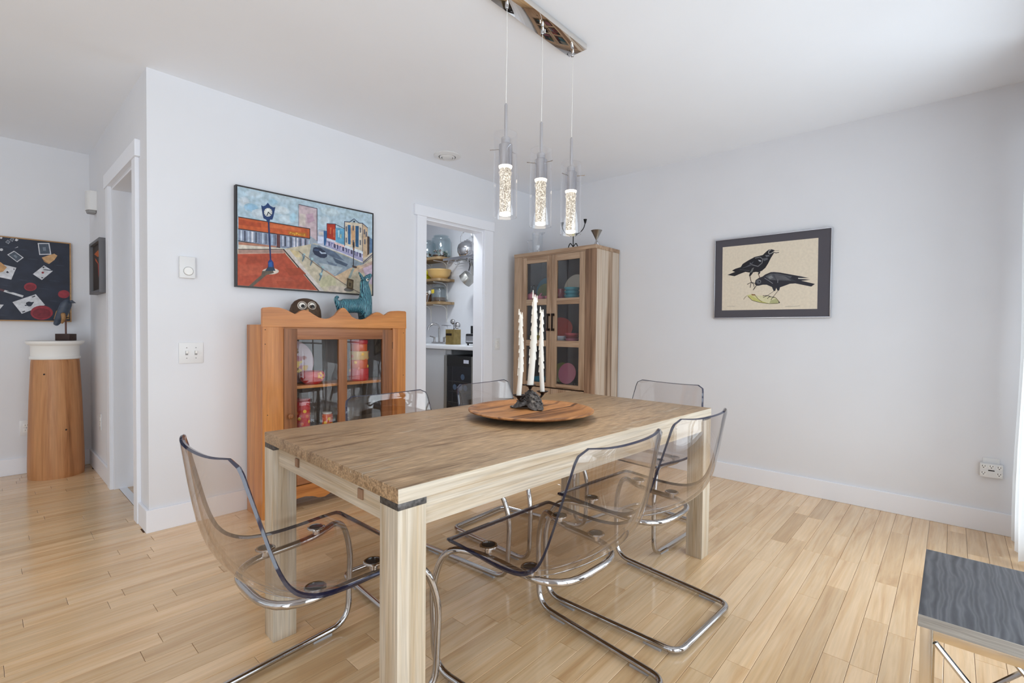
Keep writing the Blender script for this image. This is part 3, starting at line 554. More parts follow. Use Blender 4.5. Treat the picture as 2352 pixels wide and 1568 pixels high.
 ((150,148,180),[(0.5734,0.3772),(0.7103,0.34),(0.8557,0.317),(0.856,0.2467),(0.7104,0.2837),(0.5735,0.3232)]),
 ((206,206,222),[(0.5746,0.3762),(0.6377,0.3681),(0.6377,0.3552),(0.5746,0.3619)]),
 ((224,190,186),[(0.6346,0.3589),(0.7103,0.3459),(0.7103,0.3311),(0.6346,0.3432)]),
 ((208,216,224),[(0.7103,0.3489),(0.8557,0.3231),(0.8558,0.3017),(0.7103,0.3311)]),
 ((70,74,110),[(0.5886,0.3558),(0.5983,0.3543),(0.5984,0.3248),(0.5886,0.3281)]),
 ((100,98,140),[(0.6093,0.3517),(0.6192,0.3502),(0.6192,0.3206),(0.6094,0.3239)]),
 ((52,50,76),[(0.6303,0.3475),(0.6402,0.346),(0.6403,0.3162),(0.6303,0.3196)]),
 ((70,74,110),[(0.6514,0.3433),(0.6615,0.3418),(0.6615,0.3119),(0.6515,0.3152)]),
 ((100,98,140),[(0.6728,0.3391),(0.6829,0.3375),(0.683,0.3075),(0.6729,0.3109)]),
 ((52,50,76),[(0.6943,0.3348),(0.7046,0.3332),(0.7046,0.303),(0.6944,0.3065)]),
 ((70,74,110),[(0.7161,0.3305),(0.7264,0.3289),(0.7265,0.2985),(0.7162,0.302)]),
 ((100,98,140),[(0.738,0.3261),(0.7485,0.3245),(0.7485,0.294),(0.7381,0.2975)]),
 ((52,50,76),[(0.7602,0.3217),(0.7707,0.3201),(0.7708,0.2895),(0.7603,0.2929)]),
 ((70,74,110),[(0.7826,0.3172),(0.7932,0.3156),(0.7933,0.2848),(0.7827,0.2884)]),
 ((100,98,140),[(0.8052,0.3127),(0.8159,0.3111),(0.816,0.2802),(0.8053,0.2837)]),
 ((52,50,76),[(0.828,0.3082),(0.8388,0.3065),(0.8389,0.2755),(0.8281,0.2791)]),
 ((210,206,222),[(0.5825,0.3484),(0.5874,0.3473),(0.5874,0.3272),(0.5825,0.3288)]),
 ((210,206,222),[(0.6143,0.342),(0.6192,0.3409),(0.6192,0.3206),(0.6143,0.3223)]),
 ((210,206,222),[(0.6465,0.3355),(0.6515,0.3345),(0.6515,0.314),(0.6465,0.3157)]),
 ((210,206,222),[(0.6791,0.329),(0.6842,0.3279),(0.6842,0.3073),(0.6792,0.309)]),
 ((210,206,222),[(0.7123,0.3223),(0.7174,0.3212),(0.7175,0.3005),(0.7123,0.3022)]),
 ((210,206,222),[(0.7459,0.3156),(0.7511,0.3145),(0.7511,0.2936),(0.7459,0.2953)]),
 ((210,206,222),[(0.78,0.3087),(0.7853,0.3076),(0.7853,0.2865),(0.78,0.2883)]),
 ((210,206,222),[(0.8146,0.3018),(0.8199,0.3006),(0.82,0.2794),(0.8146,0.2812)]),
 ((210,206,222),[(0.8497,0.2948),(0.8551,0.2936),(0.8552,0.2722),(0.8498,0.274)]),
 ((214,216,226),0.005,[(0.5257,0.3235),(0.6976,0.2881),(0.856,0.2437)]),
 ((48,54,84),0.004,[(0.5774,0.479),(0.6405,0.4862),(0.6406,0.4559)]),
 ((48,54,84),0.003,[(0.5774,0.479),(0.5776,0.3796)]),
 ((48,54,84),0.004,[(0.6405,0.485),(0.71,0.4642)]),
 ((48,54,84),0.005,[(0.7098,0.5174),(0.7103,0.343)]),
 ((44,50,78),0.005,[(0.7098,0.5145),(0.7485,0.5182),(0.7832,0.5475),(0.8199,0.5244),(0.8516,0.5268),(0.8949,0.5003)]),
 ((48,54,84),0.004,[(0.8516,0.5298),(0.8523,0.3196)]),
 ((48,60,80),[(0.7918,0.5298),(0.7903,0.525),(0.7864,0.5215),(0.7815,0.5206),(0.7775,0.5228),(0.776,0.5271),(0.7775,0.5319),(0.7814,0.5354),(0.7863,0.5363),(0.7903,0.5342)]),
 ((60,66,92),0.006,[(0.856,0.2406),(0.9354,0.3115)]),
 ((70,76,100),0.004,[(0.856,0.2314),(0.9355,0.296)]),
 ((34,44,68),[(0.4818,0.2995),(0.4992,0.3063),(0.5316,0.3044),(0.5645,0.2858),(0.5808,0.2631),(0.5766,0.2488),(0.5586,0.2374),(0.5317,0.2377),(0.4906,0.2537),(0.4766,0.2746)]),
 ((172,186,204),[(0.5257,0.2848),(0.5436,0.2746),(0.5675,0.2787),(0.5736,0.2691),(0.5376,0.2652),(0.5246,0.275)]),
 ((60,76,104),[(0.4847,0.2925),(0.5198,0.2915),(0.521,0.2802),(0.4876,0.2788)]),
 ((104,124,136),[(0.4021,0.2456),(0.4246,0.2456),(0.4223,0.2259),(0.4088,0.1965),(0.4032,0.1981),(0.4099,0.2244)]),
 ((150,182,188),[(0.4099,0.2522),(0.4246,0.2518),(0.4269,0.2353),(0.4122,0.2358)]),
 ((104,124,136),[(0.4559,0.2243),(0.479,0.2241),(0.4767,0.2042),(0.4629,0.1745),(0.4571,0.1761),(0.464,0.2027)]),
 ((150,182,188),[(0.4639,0.2308),(0.479,0.2303),(0.4813,0.2137),(0.4663,0.2142)]),
 ((104,124,136),[(0.5318,0.1761),(0.5557,0.1757),(0.5533,0.1554),(0.539,0.1254),(0.5331,0.1271),(0.5402,0.1541)]),
 ((150,182,188),[(0.5401,0.1827),(0.5557,0.182),(0.5581,0.1651),(0.5425,0.1658)]),
 ((104,124,136),[(0.52,0.1293),(0.5438,0.1287),(0.5414,0.1084),(0.5272,0.0786),(0.5213,0.0804),(0.5283,0.1073)]),
 ((150,182,188),[(0.5283,0.1358),(0.5438,0.135),(0.5462,0.118),(0.5307,0.1189)]),
 ((120,104,96),0.005,[(0.3826,0.2625),(0.5141,0.1799),(0.711,0.0701),(0.8297,0.0154)]),
 ((190,150,120),0.006,[(0.5738,0.1517),(0.6539,0.1068)]),
 ((206,192,180),[(0.2534,0.1175),(0.2502,0.1102),(0.2412,0.1033),(0.2274,0.0974),(0.2106,0.0935),(0.1929,0.0918),(0.1764,0.0927),(0.1631,0.0959),(0.1544,0.101),(0.1514,0.1075),(0.1544,0.1146),(0.1631,0.1215),(0.1764,0.1273),(0.193,0.1314),(0.2107,0.1332),(0.2274,0.1325),(0.2412,0.1294),(0.2503,0.1242)]),
 ((92,82,70),[(0.0707,0.0073),(0.1464,0.0835),(0.1514,0.1102),(0.2171,0.1166),(0.2223,0.1038),(0.1764,0.0863),(0.0972,0.0093)]),
 ((22,44,92),[(0.1853,0.4291),(0.1944,0.4307),(0.2069,0.1792),(0.1978,0.1781)]),
 ((24,50,112),[(0.1866,0.1716),(0.1967,0.1859),(0.2095,0.1848),(0.2202,0.1701),(0.2223,0.1384),(0.1866,0.1321)]),
 ((30,84,152),[(0.1896,0.1656),(0.2095,0.1742),(0.2151,0.1403),(0.1906,0.1362)]),
 ((34,52,72),[(0.185,0.1372),(0.2223,0.1427),(0.2326,0.1181),(0.1689,0.1119)]),
 ((26,56,104),[(0.1459,0.52),(0.1568,0.5154),(0.1718,0.5235),(0.1854,0.5435),(0.199,0.5273),(0.2174,0.5204),(0.2318,0.5247),(0.2204,0.467),(0.2132,0.4419),(0.1995,0.4395),(0.1949,0.4229),(0.1838,0.421),(0.1757,0.4353),(0.1597,0.4403),(0.1518,0.4806)]),
 ((214,218,214),[(0.2122,0.4877),(0.211,0.479),(0.2074,0.4707),(0.2017,0.4636),(0.1946,0.4584),(0.1868,0.4556),(0.179,0.4556),(0.172,0.4582),(0.1665,0.4632),(0.163,0.4701),(0.1617,0.4783),(0.163,0.4869),(0.1665,0.4951),(0.1721,0.5022),(0.1791,0.5074),(0.1869,0.5102),(0.1947,0.5104),(0.2018,0.5079),(0.2074,0.5029),(0.211,0.4959)]),
 ((30,40,60),0.005,[(0.1808,0.4624),(0.1884,0.4848),(0.2046,0.4704)]),
 ((40,50,70),0.0025,[(0.2071,0.4867),(0.2107,0.4874)]),
 ((40,50,70),0.0025,[(0.2044,0.4752),(0.2075,0.4739)]),
 ((40,50,70),0.0025,[(0.1969,0.4657),(0.1987,0.4628)]),
 ((40,50,70),0.0025,[(0.1868,0.4609),(0.1868,0.4572)]),
 ((40,50,70),0.0025,[(0.1767,0.462),(0.175,0.4585)]),
 ((40,50,70),0.0025,[(0.1694,0.4687),(0.1664,0.4663)]),
 ((40,50,70),0.0025,[(0.1667,0.4792),(0.1632,0.4785)]),
 ((40,50,70),0.0025,[(0.1694,0.4907),(0.1664,0.4919)]),
 ((40,50,70),0.0025,[(0.1768,0.5001),(0.175,0.5029)]),
 ((40,50,70),0.0025,[(0.1869,0.505),(0.1869,0.5087)]),
 ((40,50,70),0.0025,[(0.197,0.504),(0.1988,0.5075)]),
 ((40,50,70),0.0025,[(0.2044,0.4973),(0.2075,0.4997)]),
 ((38,34,42),0.006,[(0.7804,0.3706),(0.7796,0.205)]),
 ((30,34,40),[(0.7765,0.379),(0.7857,0.3803),(0.7884,0.3536),(0.7833,0.3168),(0.7767,0.316),(0.7726,0.3515)]),
 ((140,90,60),[(0.7753,0.3398),(0.7871,0.3402),(0.7859,0.3202),(0.7766,0.3202)]),
 ((70,54,50),[(0.7691,0.2129),(0.8089,0.2051),(0.8022,0.1923),(0.7724,0.1953)]),
 ((140,152,148),[(0.7724,0.1923),(0.7889,0.1921),(0.7562,0.1157),(0.7367,0.117)]),
 ((96,92,88),[(0.7828,0.0365),(0.7789,0.03),(0.7679,0.0242),(0.7522,0.0203),(0.7348,0.0192),(0.7192,0.0209),(0.7085,0.0251),(0.7047,0.0311),(0.7085,0.0375),(0.7192,0.0433),(0.7347,0.0471),(0.7521,0.0484),(0.7679,0.0468),(0.7789,0.0425)]),
 ((78,62,46),[(0.7302,0.1164),(0.7806,0.1057),(0.7762,0.033),(0.7253,0.0426)]),
 ((110,96,70),[(0.738,0.1033),(0.7707,0.0965),(0.7683,0.0457),(0.7343,0.0528)]),
 ((70,58,46),[(0.7446,0.0847),(0.7629,0.0814),(0.7564,0.0557),(0.7421,0.0606)]),
]
CROWS = [
 ((222,210,190),[(0.0587,0.5521),(0.6962,0.5476),(0.6987,0.0602),(0.0616,0.0634)]),
 ((34,34,40),[(0.0975,0.3356),(0.1534,0.3549),(0.1304,0.3663),(0.1554,0.3786),(0.1937,0.3882),(0.2076,0.4111),(0.2449,0.4328),(0.2909,0.4553),(0.3454,0.4638),(0.3718,0.4894),(0.385,0.4987),(0.4005,0.5019),(0.4204,0.4931),(0.4271,0.4885),(0.4119,0.4805),(0.4209,0.4709),(0.4017,0.439),(0.3825,0.3971),(0.3652,0.3683),(0.3431,0.3491),(0.3206,0.3395),(0.3022,0.3438),(0.2653,0.3401),(0.2277,0.3494),(0.1804,0.3337),(0.1516,0.3221)]),
 ((150,140,125),0.0025,[(0.4227,0.487),(0.4532,0.4848)]),
 ((50,46,46),0.005,[(0.4163,0.4781),(0.434,0.4705),(0.4522,0.4725)]),
 ((170,168,164),0.005,[(0.4005,0.4981),(0.3874,0.4912),(0.3846,0.4769),(0.391,0.4666),(0.4142,0.4764)]),
 ((110,112,118),[(0.3612,0.4623),(0.3858,0.4599),(0.3948,0.4517),(0.3704,0.4477)]),
 ((92,94,100),[(0.3459,0.4393),(0.3772,0.4413),(0.3819,0.4287),(0.3553,0.4189)]),
 ((120,120,124),0.006,[(0.2957,0.4465),(0.3276,0.4508),(0.346,0.4344),(0.342,0.4054),(0.3152,0.3832),(0.2735,0.399),(0.2593,0.4126)]),
 ((176,178,184),[(0.3143,0.4324),(0.3348,0.4257),(0.335,0.4158),(0.3213,0.421)]),
 ((82,84,92),0.003,[(0.2082,0.3795),(0.2689,0.3944)]),
 ((82,84,92),0.003,[(0.2167,0.3818),(0.2725,0.4011)]),
 ((82,84,92),0.003,[(0.2251,0.3841),(0.2761,0.4077)]),
 ((82,84,92),0.003,[(0.2336,0.3864),(0.2797,0.4143)]),
 ((82,84,92),0.003,[(0.242,0.3887),(0.2833,0.4209)]),
 ((86,88,94),0.003,[(0.1893,0.3684),(0.2556,0.3582)]),
 ((110,112,112),[(0.274,0.3717),(0.2878,0.378),(0.279,0.3515),(0.2654,0.3376),(0.2606,0.3429)]),
 ((34,34,40),[(0.2597,0.3405),(0.2838,0.3412),(0.2703,0.3224),(0.2589,0.3107),(0.254,0.3195)]),
 ((70,56,50),0.005,[(0.2602,0.3156),(0.2703,0.2702)]),
 ((52,46,46),0.0042,[(0.2704,0.2687),(0.2426,0.2544)]),
 ((52,46,46),0.0042,[(0.2704,0.2687),(0.2637,0.2294)]),
 ((52,46,46),0.0042,[(0.2713,0.2687),(0.2892,0.2518),(0.2881,0.236)]),
 ((52,46,46),0.0042,[(0.2713,0.2687),(0.2969,0.2587)]),
 ((34,34,40),[(0.3205,0.341),(0.3342,0.3414),(0.3245,0.3235),(0.3154,0.3241)]),
 ((110,84,74),0.005,[(0.3195,0.3248),(0.3286,0.3011)]),
 ((46,46,54),[(0.2969,0.2612),(0.301,0.2832),(0.3214,0.2967),(0.3484,0.3071),(0.3661,0.3205),(0.4015,0.334),(0.4235,0.3338),(0.4628,0.327),(0.5524,0.3025),(0.6022,0.2888),(0.6451,0.2752),(0.5777,0.2806),(0.5799,0.2749),(0.6533,0.2641),(0.6232,0.2604),(0.5987,0.2596),(0.6819,0.2324),(0.6603,0.2152),(0.5619,0.2431),(0.5284,0.2427),(0.4648,0.2201),(0.4601,0.1988),(0.4501,0.1969),(0.4397,0.2181),(0.4349,0.1967),(0.4239,0.1957),(0.4124,0.2253),(0.3765,0.2443),(0.3496,0.2458),(0.3225,0.24),(0.3064,0.2409)]),
 ((88,90,96),[(0.3664,0.3059),(0.4017,0.3228),(0.4456,0.3206),(0.54,0.294),(0.5194,0.2717),(0.4465,0.2716),(0.3936,0.2797)]),
 ((128,130,132),[(0.3844,0.2998),(0.4063,0.3104),(0.4199,0.2925),(0.398,0.2843)]),
 ((62,64,72),0.003,[(0.415,0.3161),(0.5104,0.296)]),
 ((62,64,72),0.003,[(0.4178,0.3105),(0.5173,0.2913)]),
 ((62,64,72),0.003,[(0.4205,0.305),(0.5242,0.2865)]),
 ((62,64,72),0.003,[(0.4233,0.2996),(0.531,0.2818)]),
 ((62,64,72),0.003,[(0.426,0.2941),(0.5378,0.2771)]),
 ((62,64,72),0.003,[(0.4287,0.2886),(0.5446,0.2724)]),
 ((62,64,72),0.003,[(0.4315,0.2831),(0.5514,0.2678)]),
 ((62,64,72),0.003,[(0.4342,0.2776),(0.5581,0.2631)]),
 ((62,64,72),0.003,[(0.4369,0.2722),(0.5649,0.2585)]),
 ((112,112,116),0.0022,[(0.4283,0.3113),(0.4977,0.295)]),
 ((112,112,116),0.0022,[(0.4306,0.3058),(0.5038,0.2903)]),
 ((112,112,116),0.0022,[(0.4329,0.3003),(0.5098,0.2856)]),
 ((112,112,116),0.0022,[(0.4352,0.2949),(0.5158,0.2809)]),
 ((112,112,116),0.0022,[(0.4375,0.2894),(0.5218,0.2763)]),
 ((112,112,116),0.0022,[(0.4397,0.284),(0.5278,0.2716)]),
 ((112,112,116),0.0022,[(0.442,0.2786),(0.5338,0.267)]),
 ((126,128,136),0.004,[(0.3621,0.294),(0.3938,0.27),(0.4163,0.2517)]),
 ((150,150,156),0.003,[(0.4499,0.2761),(0.4494,0.2546)]),
 ((92,94,100),[(0.3392,0.2685),(0.337,0.2598),(0.3308,0.2537),(0.3222,0.2518),(0.3135,0.2547),(0.307,0.2616),(0.3045,0.2706),(0.3067,0.2794),(0.3129,0.2855),(0.3216,0.2873),(0.3303,0.2844),(0.3367,0.2775)]),
 ((50,50,58),[(0.336,0.2712),(0.3347,0.266),(0.3311,0.2631),(0.3266,0.2633),(0.3229,0.2668),(0.3214,0.2721),(0.3227,0.2772),(0.3263,0.2802),(0.3308,0.2799),(0.3345,0.2764)]),
 ((140,140,142),0.003,[(0.324,0.2793),(0.3354,0.2761),(0.3347,0.2663)]),
 ((224,220,210),[(0.5777,0.2811),(0.6106,0.2761),(0.6108,0.2705),(0.5799,0.2744)]),
 ((34,34,40),[(0.2968,0.2637),(0.3061,0.2582),(0.311,0.2397),(0.2994,0.2462)]),
 ((90,84,74),0.0035,[(0.2996,0.2388),(0.2854,0.2099)]),
 ((60,56,52),0.003,[(0.3078,0.2408),(0.2872,0.2113)]),
 ((206,200,146),[(0.2395,0.1722),(0.2776,0.1815),(0.2985,0.1721),(0.3244,0.139),(0.3474,0.12),(0.2878,0.129),(0.2642,0.1512)]),
 ((214,208,170),[(0.2986,0.1696),(0.3556,0.1648),(0.4225,0.1547),(0.4402,0.1444),(0.466,0.1122),(0.454,0.1054),(0.397,0.1048),(0.3474,0.12),(0.3197,0.1441)]),
 ((196,194,120),[(0.2499,0.1642),(0.2878,0.1329),(0.3475,0.1136),(0.397,0.1057),(0.361,0.1196),(0.3198,0.1367),(0.2919,0.1575),(0.2685,0.1709)]),
 ((176,176,130),[(0.4054,0.1288),(0.4403,0.1396),(0.4626,0.1133),(0.441,0.1058),(0.3969,0.1087)]),
 ((92,84,54),0.0035,[(0.2499,0.1642),(0.2785,0.1342),(0.3248,0.1178),(0.397,0.1048),(0.454,0.1059),(0.4661,0.1113),(0.4402,0.1444),(0.4247,0.1547)]),
 ((104,86,50),0.003,[(0.2985,0.1721),(0.3197,0.1441),(0.3474,0.12)]),
 ((132,96,60),[(0.273,0.1807),(0.2984,0.1781),(0.3032,0.1695),(0.2778,0.1705)]),
 ((110,96,70),0.003,[(0.2405,0.1686),(0.2266,0.1551),(0.2197,0.1429)]),
 ((100,96,90),[(0.456,0.1183),(0.466,0.1161),(0.4649,0.1051),(0.4583,0.1077)]),
 ((96,88,80),0.003,[(0.4261,0.1956),(0.3825,0.1646)]),
 ((96,88,80),0.003,[(0.4532,0.1967),(0.4199,0.1524)]),
 ((66,58,56),0.004,[(0.3825,0.1646),(0.3533,0.1649)]),
 ((66,58,56),0.004,[(0.3825,0.1646),(0.3558,0.1525)]),
 ((66,58,56),0.004,[(0.3825,0.1646),(0.4026,0.158)]),
 ((66,58,56),0.004,[(0.4199,0.1524),(0.396,0.1558),(0.3829,0.1417)]),
 ((66,58,56),0.004,[(0.4199,0.1524),(0.4075,0.1335)]),
 ((66,58,56),0.004,[(0.4199,0.1524),(0.4271,0.1473)]),
 ((160,152,140),0.002,[(0.1019,0.0933),(0.1315,0.0951),(0.1559,0.0908)]),
 ((160,154,144),0.0022,[(0.5019,0.0801),(0.5273,0.0827),(0.5567,0.081),(0.5919,0.0847)]),
]
CARDS = [
 ((206,208,214),[(0.7649,0.6053),(0.8307,0.6145),(0.8411,0.5249),(0.7732,0.5142)]),
 ((74,84,98),[(0.7716,0.5989),(0.8256,0.6064),(0.8341,0.5312),(0.7784,0.5223)]),
 ((120,130,142),[(0.7929,0.5772),(0.8094,0.5794),(0.8119,0.5526),(0.795,0.5497)]),
 ((206,208,214),[(0.6368,0.529),(0.6881,0.4837),(0.6534,0.4444),(0.6008,0.4954)]),
 ((74,84,98),[(0.6382,0.5225),(0.6802,0.4843),(0.6518,0.4514),(0.6087,0.4943)]),
 ((120,130,142),[(0.6427,0.5005),(0.6554,0.4866),(0.6468,0.475),(0.6336,0.4906)]),
 ((206,208,214),[(0.605,0.6059),(0.6178,0.5945),(0.608,0.5757),(0.5928,0.588)]),
 ((74,84,98),[(0.6052,0.6036),(0.6157,0.5939),(0.6076,0.5781),(0.5951,0.5885)]),
 ((120,130,142),[(0.6057,0.5955),(0.6089,0.592),(0.6064,0.5864),(0.6026,0.5902)]),
 ((206,208,214),[(0.6254,0.6246),(0.6376,0.6177),(0.6292,0.5961),(0.6151,0.6086)]),
 ((74,84,98),[(0.6257,0.6225),(0.6356,0.6167),(0.6288,0.5986),(0.6172,0.6091)]),
 ((120,130,142),[(0.6265,0.6156),(0.6295,0.6134),(0.6274,0.607),(0.6239,0.6109)]),
 ((206,208,214),[(0.5774,0.6169),(0.5755,0.6114),(0.571,0.6086),(0.5665,0.6101),(0.5647,0.615),(0.5666,0.6205),(0.5711,0.6233),(0.5756,0.6218)]),
 ((206,208,214),[(0.612,0.6273),(0.6106,0.6231),(0.6071,0.621),(0.6037,0.6221),(0.6023,0.6258),(0.6038,0.63),(0.6072,0.6321),(0.6107,0.631)]),
 ((206,208,214),[(0.5803,0.5297),(0.5776,0.5222),(0.5714,0.5185),(0.5652,0.5206),(0.5627,0.5275),(0.5654,0.535),(0.5716,0.5387),(0.5778,0.5366)]),
 ((206,208,214),[(0.6478,0.6221),(0.6622,0.6154),(0.653,0.6024),(0.6416,0.6066)]),
 ((206,208,214),[(0.6576,0.5633),(0.6588,0.5587),(0.6394,0.548)]),
 ((206,208,214),[(0.5833,0.4193),(0.6481,0.4029),(0.6207,0.3104),(0.5389,0.3286)]),
 ((40,42,54),[(0.601,0.3748),(0.6094,0.364),(0.6021,0.3575),(0.5929,0.3636)]),
 ((40,42,54),[(0.6316,0.3954),(0.6398,0.3933),(0.6356,0.3812)]),
 ((196,150,100),[(0.5478,0.4441),(0.5675,0.4349),(0.5992,0.4007),(0.5789,0.3669),(0.547,0.3523)]),
 ((206,208,214),[(0.7987,0.4365),(0.849,0.398),(0.786,0.322),(0.7365,0.3631)]),
 ((150,50,62),[(0.7991,0.3804),(0.7977,0.3757),(0.7939,0.3725),(0.7893,0.3721),(0.7857,0.3746),(0.7843,0.379),(0.7857,0.3838),(0.7895,0.387),(0.794,0.3874),(0.7977,0.3849)]),
 ((50,50,60),[(0.7877,0.4233),(0.803,0.4279),(0.7963,0.4121)]),
 ((50,50,60),[(0.7806,0.3444),(0.7958,0.3427),(0.787,0.3329)]),
 ((196,156,112),[(0.7865,0.4953),(0.8322,0.522),(0.859,0.5344),(0.8759,0.5212),(0.8586,0.4856),(0.8273,0.4505),(0.8011,0.4639)]),
 ((150,112,76),[(0.7865,0.4953),(0.8098,0.4679),(0.8317,0.4552),(0.8011,0.4639)]),
 ((150,50,62),[(0.7571,0.2668),(0.7553,0.2567),(0.7502,0.2473),(0.7424,0.2396),(0.7326,0.2344),(0.7218,0.2321),(0.7111,0.2329),(0.7015,0.2368),(0.694,0.2434),(0.6891,0.2519),(0.6875,0.2617),(0.6893,0.2717),(0.6943,0.281),(0.7019,0.2886),(0.7116,0.294),(0.7223,0.2964),(0.7331,0.2957),(0.7428,0.2919),(0.7505,0.2853),(0.7554,0.2767)]),
 ((128,38,50),[(0.751,0.2628),(0.7493,0.2545),(0.7443,0.2469),(0.7368,0.2411),(0.7276,0.2376),(0.7179,0.2369),(0.7088,0.2391),(0.7014,0.2439),(0.6967,0.2507),(0.6951,0.2587),(0.6968,0.2669),(0.7017,0.2744),(0.7091,0.2803),(0.7182,0.2838),(0.7279,0.2846),(0.7371,0.2824),(0.7446,0.2777),(0.7494,0.2709)]),
 ((150,50,62),[(0.9453,0.2223),(0.9431,0.2111),(0.937,0.2011),(0.9278,0.1933),(0.9166,0.1889),(0.9047,0.1882),(0.8936,0.1913),(0.8846,0.198),(0.8788,0.2072),(0.8768,0.218),(0.8789,0.2291),(0.8849,0.2391),(0.894,0.2468),(0.9051,0.2514),(0.917,0.2522),(0.9282,0.2492),(0.9373,0.2426),(0.9433,0.2333)]),
 ((206,208,212),[(0.5865,0.2316),(0.6858,0.1954),(0.6794,0.1808),(0.5796,0.2178)]),
 ((96,60,70),[(0.554,0.2437),(0.5865,0.2316),(0.5796,0.2178),(0.5538,0.2293)]),
 ((206,208,214),[(0.6254,0.1426),(0.7515,0.2101),(0.8029,0.1286),(0.6742,0.0565)]),
 ((40,44,58),[(0.7425,0.151),(0.7275,0.1478),(0.7127,0.1518),(0.7,0.1446),(0.6966,0.1326),(0.702,0.1239),(0.6915,0.1246),(0.6906,0.1163),(0.704,0.1193),(0.7133,0.1138),(0.7251,0.1167),(0.7316,0.1283)]),
 ((40,44,58),[(0.7278,0.1878),(0.7471,0.1991),(0.7492,0.192),(0.7342,0.184)]),
 ((40,44,58),[(0.6743,0.0725),(0.6911,0.0808),(0.6932,0.0749),(0.6805,0.0662)]),
 ((146,44,56),[(0.8471,0.0708),(0.8443,0.0549),(0.8366,0.0401),(0.8245,0.0277),(0.8092,0.0187),(0.7918,0.0138),(0.7738,0.0134),(0.7568,0.0174),(0.7419,0.0255),(0.7305,0.037),(0.7233,0.051),(0.7209,0.0664),(0.7235,0.082),(0.7309,0.0965),(0.7426,0.1088),(0.7575,0.1179),(0.7747,0.1231),(0.7926,0.124),(0.8099,0.1203),(0.8252,0.1123),(0.837,0.1008),(0.8446,0.0865)]),
 ((120,34,46),[(0.835,0.0643),(0.8323,0.0518),(0.8248,0.0403),(0.8133,0.0311),(0.7988,0.025),(0.7829,0.0227),(0.7671,0.0242),(0.7529,0.0295),(0.7418,0.0379),(0.7347,0.0487),(0.7324,0.0608),(0.7349,0.0731),(0.7422,0.0844),(0.7534,0.0936),(0.7676,0.0998),(0.7835,0.1024),(0.7994,0.1011),(0.8137,0.096),(0.8252,0.0876),(0.8325,0.0766)]),
 ((206,208,214),[(0.5371,0.122),(0.58,0.1212),(0.5605,0.0874),(0.5367,0.0761)]),
 ((176,136,84),[(0.8507,0.0208),(0.8646,0.0824),(0.8919,0.1143),(0.9003,0.022)]),
 ((176,136,84),[(0.9254,0.0226),(0.9283,0.1034),(0.9424,0.1351),(0.9416,0.023)]),
 ((54,60,76),[(0.6165,0.5525),(0.611,0.5505),(0.5969,0.5494),(0.5796,0.5495),(0.5658,0.5509),(0.5607,0.553),(0.5662,0.555),(0.5801,0.5561),(0.5974,0.556),(0.6113,0.5546)]),
 ((54,60,76),[(0.7157,0.5421),(0.7099,0.54),(0.6952,0.5389),(0.6773,0.5392),(0.6629,0.5406),(0.6576,0.5428),(0.6633,0.5448),(0.6778,0.5459),(0.6957,0.5457),(0.7102,0.5442)]),
 ((54,60,76),[(0.7663,0.4768),(0.7604,0.4748),(0.7454,0.4739),(0.7271,0.4743),(0.7125,0.476),(0.707,0.4782),(0.7128,0.4802),(0.7276,0.4811),(0.746,0.4807),(0.7608,0.479)]),
 ((54,60,76),[(0.8534,0.4015),(0.8473,0.3996),(0.8317,0.3988),(0.8128,0.3996),(0.7977,0.4015),(0.792,0.4039),(0.798,0.4058),(0.8133,0.4065),(0.8323,0.4058),(0.8476,0.4039)]),
 ((54,60,76),[(0.8887,0.319),(0.8825,0.3172),(0.8667,0.3167),(0.8475,0.3177),(0.8322,0.3199),(0.8265,0.3224),(0.8325,0.3242),(0.8481,0.3247),(0.8673,0.3237),(0.8828,0.3215)]),
 ((54,60,76),[(0.7138,0.3106),(0.7081,0.3088),(0.6933,0.3083),(0.6754,0.3094),(0.6611,0.3115),(0.6557,0.3139),(0.6614,0.3157),(0.6759,0.3161),(0.6939,0.3151),(0.7084,0.313)]),
 ((54,60,76),[(0.6304,0.2627),(0.6248,0.261),(0.6106,0.2607),(0.5932,0.2619),(0.5793,0.2642),(0.5742,0.2666),(0.5796,0.2682),(0.5937,0.2686),(0.6111,0.2674),(0.6251,0.2651)]),
 ((54,60,76),[(0.8875,0.159),(0.8813,0.1574),(0.8656,0.1574),(0.8463,0.159),(0.831,0.1617),(0.8253,0.1643),(0.8313,0.166),(0.8469,0.166),(0.8661,0.1644),(0.8817,0.1617)]),
 ((54,60,76),[(0.8256,0.2531),(0.8196,0.2513),(0.8042,0.2511),(0.7855,0.2524),(0.7705,0.2547),(0.7649,0.2572),(0.7708,0.2589),(0.786,0.2592),(0.8048,0.258),(0.8199,0.2556)]),
 ((54,60,76),[(0.9168,0.4448),(0.9106,0.4428),(0.8947,0.4419),(0.8753,0.4425),(0.8598,0.4443),(0.854,0.4467),(0.8601,0.4486),(0.8758,0.4495),(0.8952,0.449),(0.911,0.4472)]),
 ((54,60,76),[(0.6505,0.2173),(0.6449,0.2156),(0.6305,0.2155),(0.613,0.2168),(0.599,0.2192),(0.5938,0.2217),(0.5994,0.2233),(0.6135,0.2235),(0.6311,0.2221),(0.6452,0.2198)]),
 ((54,60,76),[(0.6041,0.0396),(0.5986,0.0382),(0.5845,0.0385),(0.5673,0.0405),(0.5535,0.0434),(0.5484,0.046),(0.5539,0.0474),(0.5678,0.0471),(0.585,0.0451),(0.5989,0.0423)]),
]
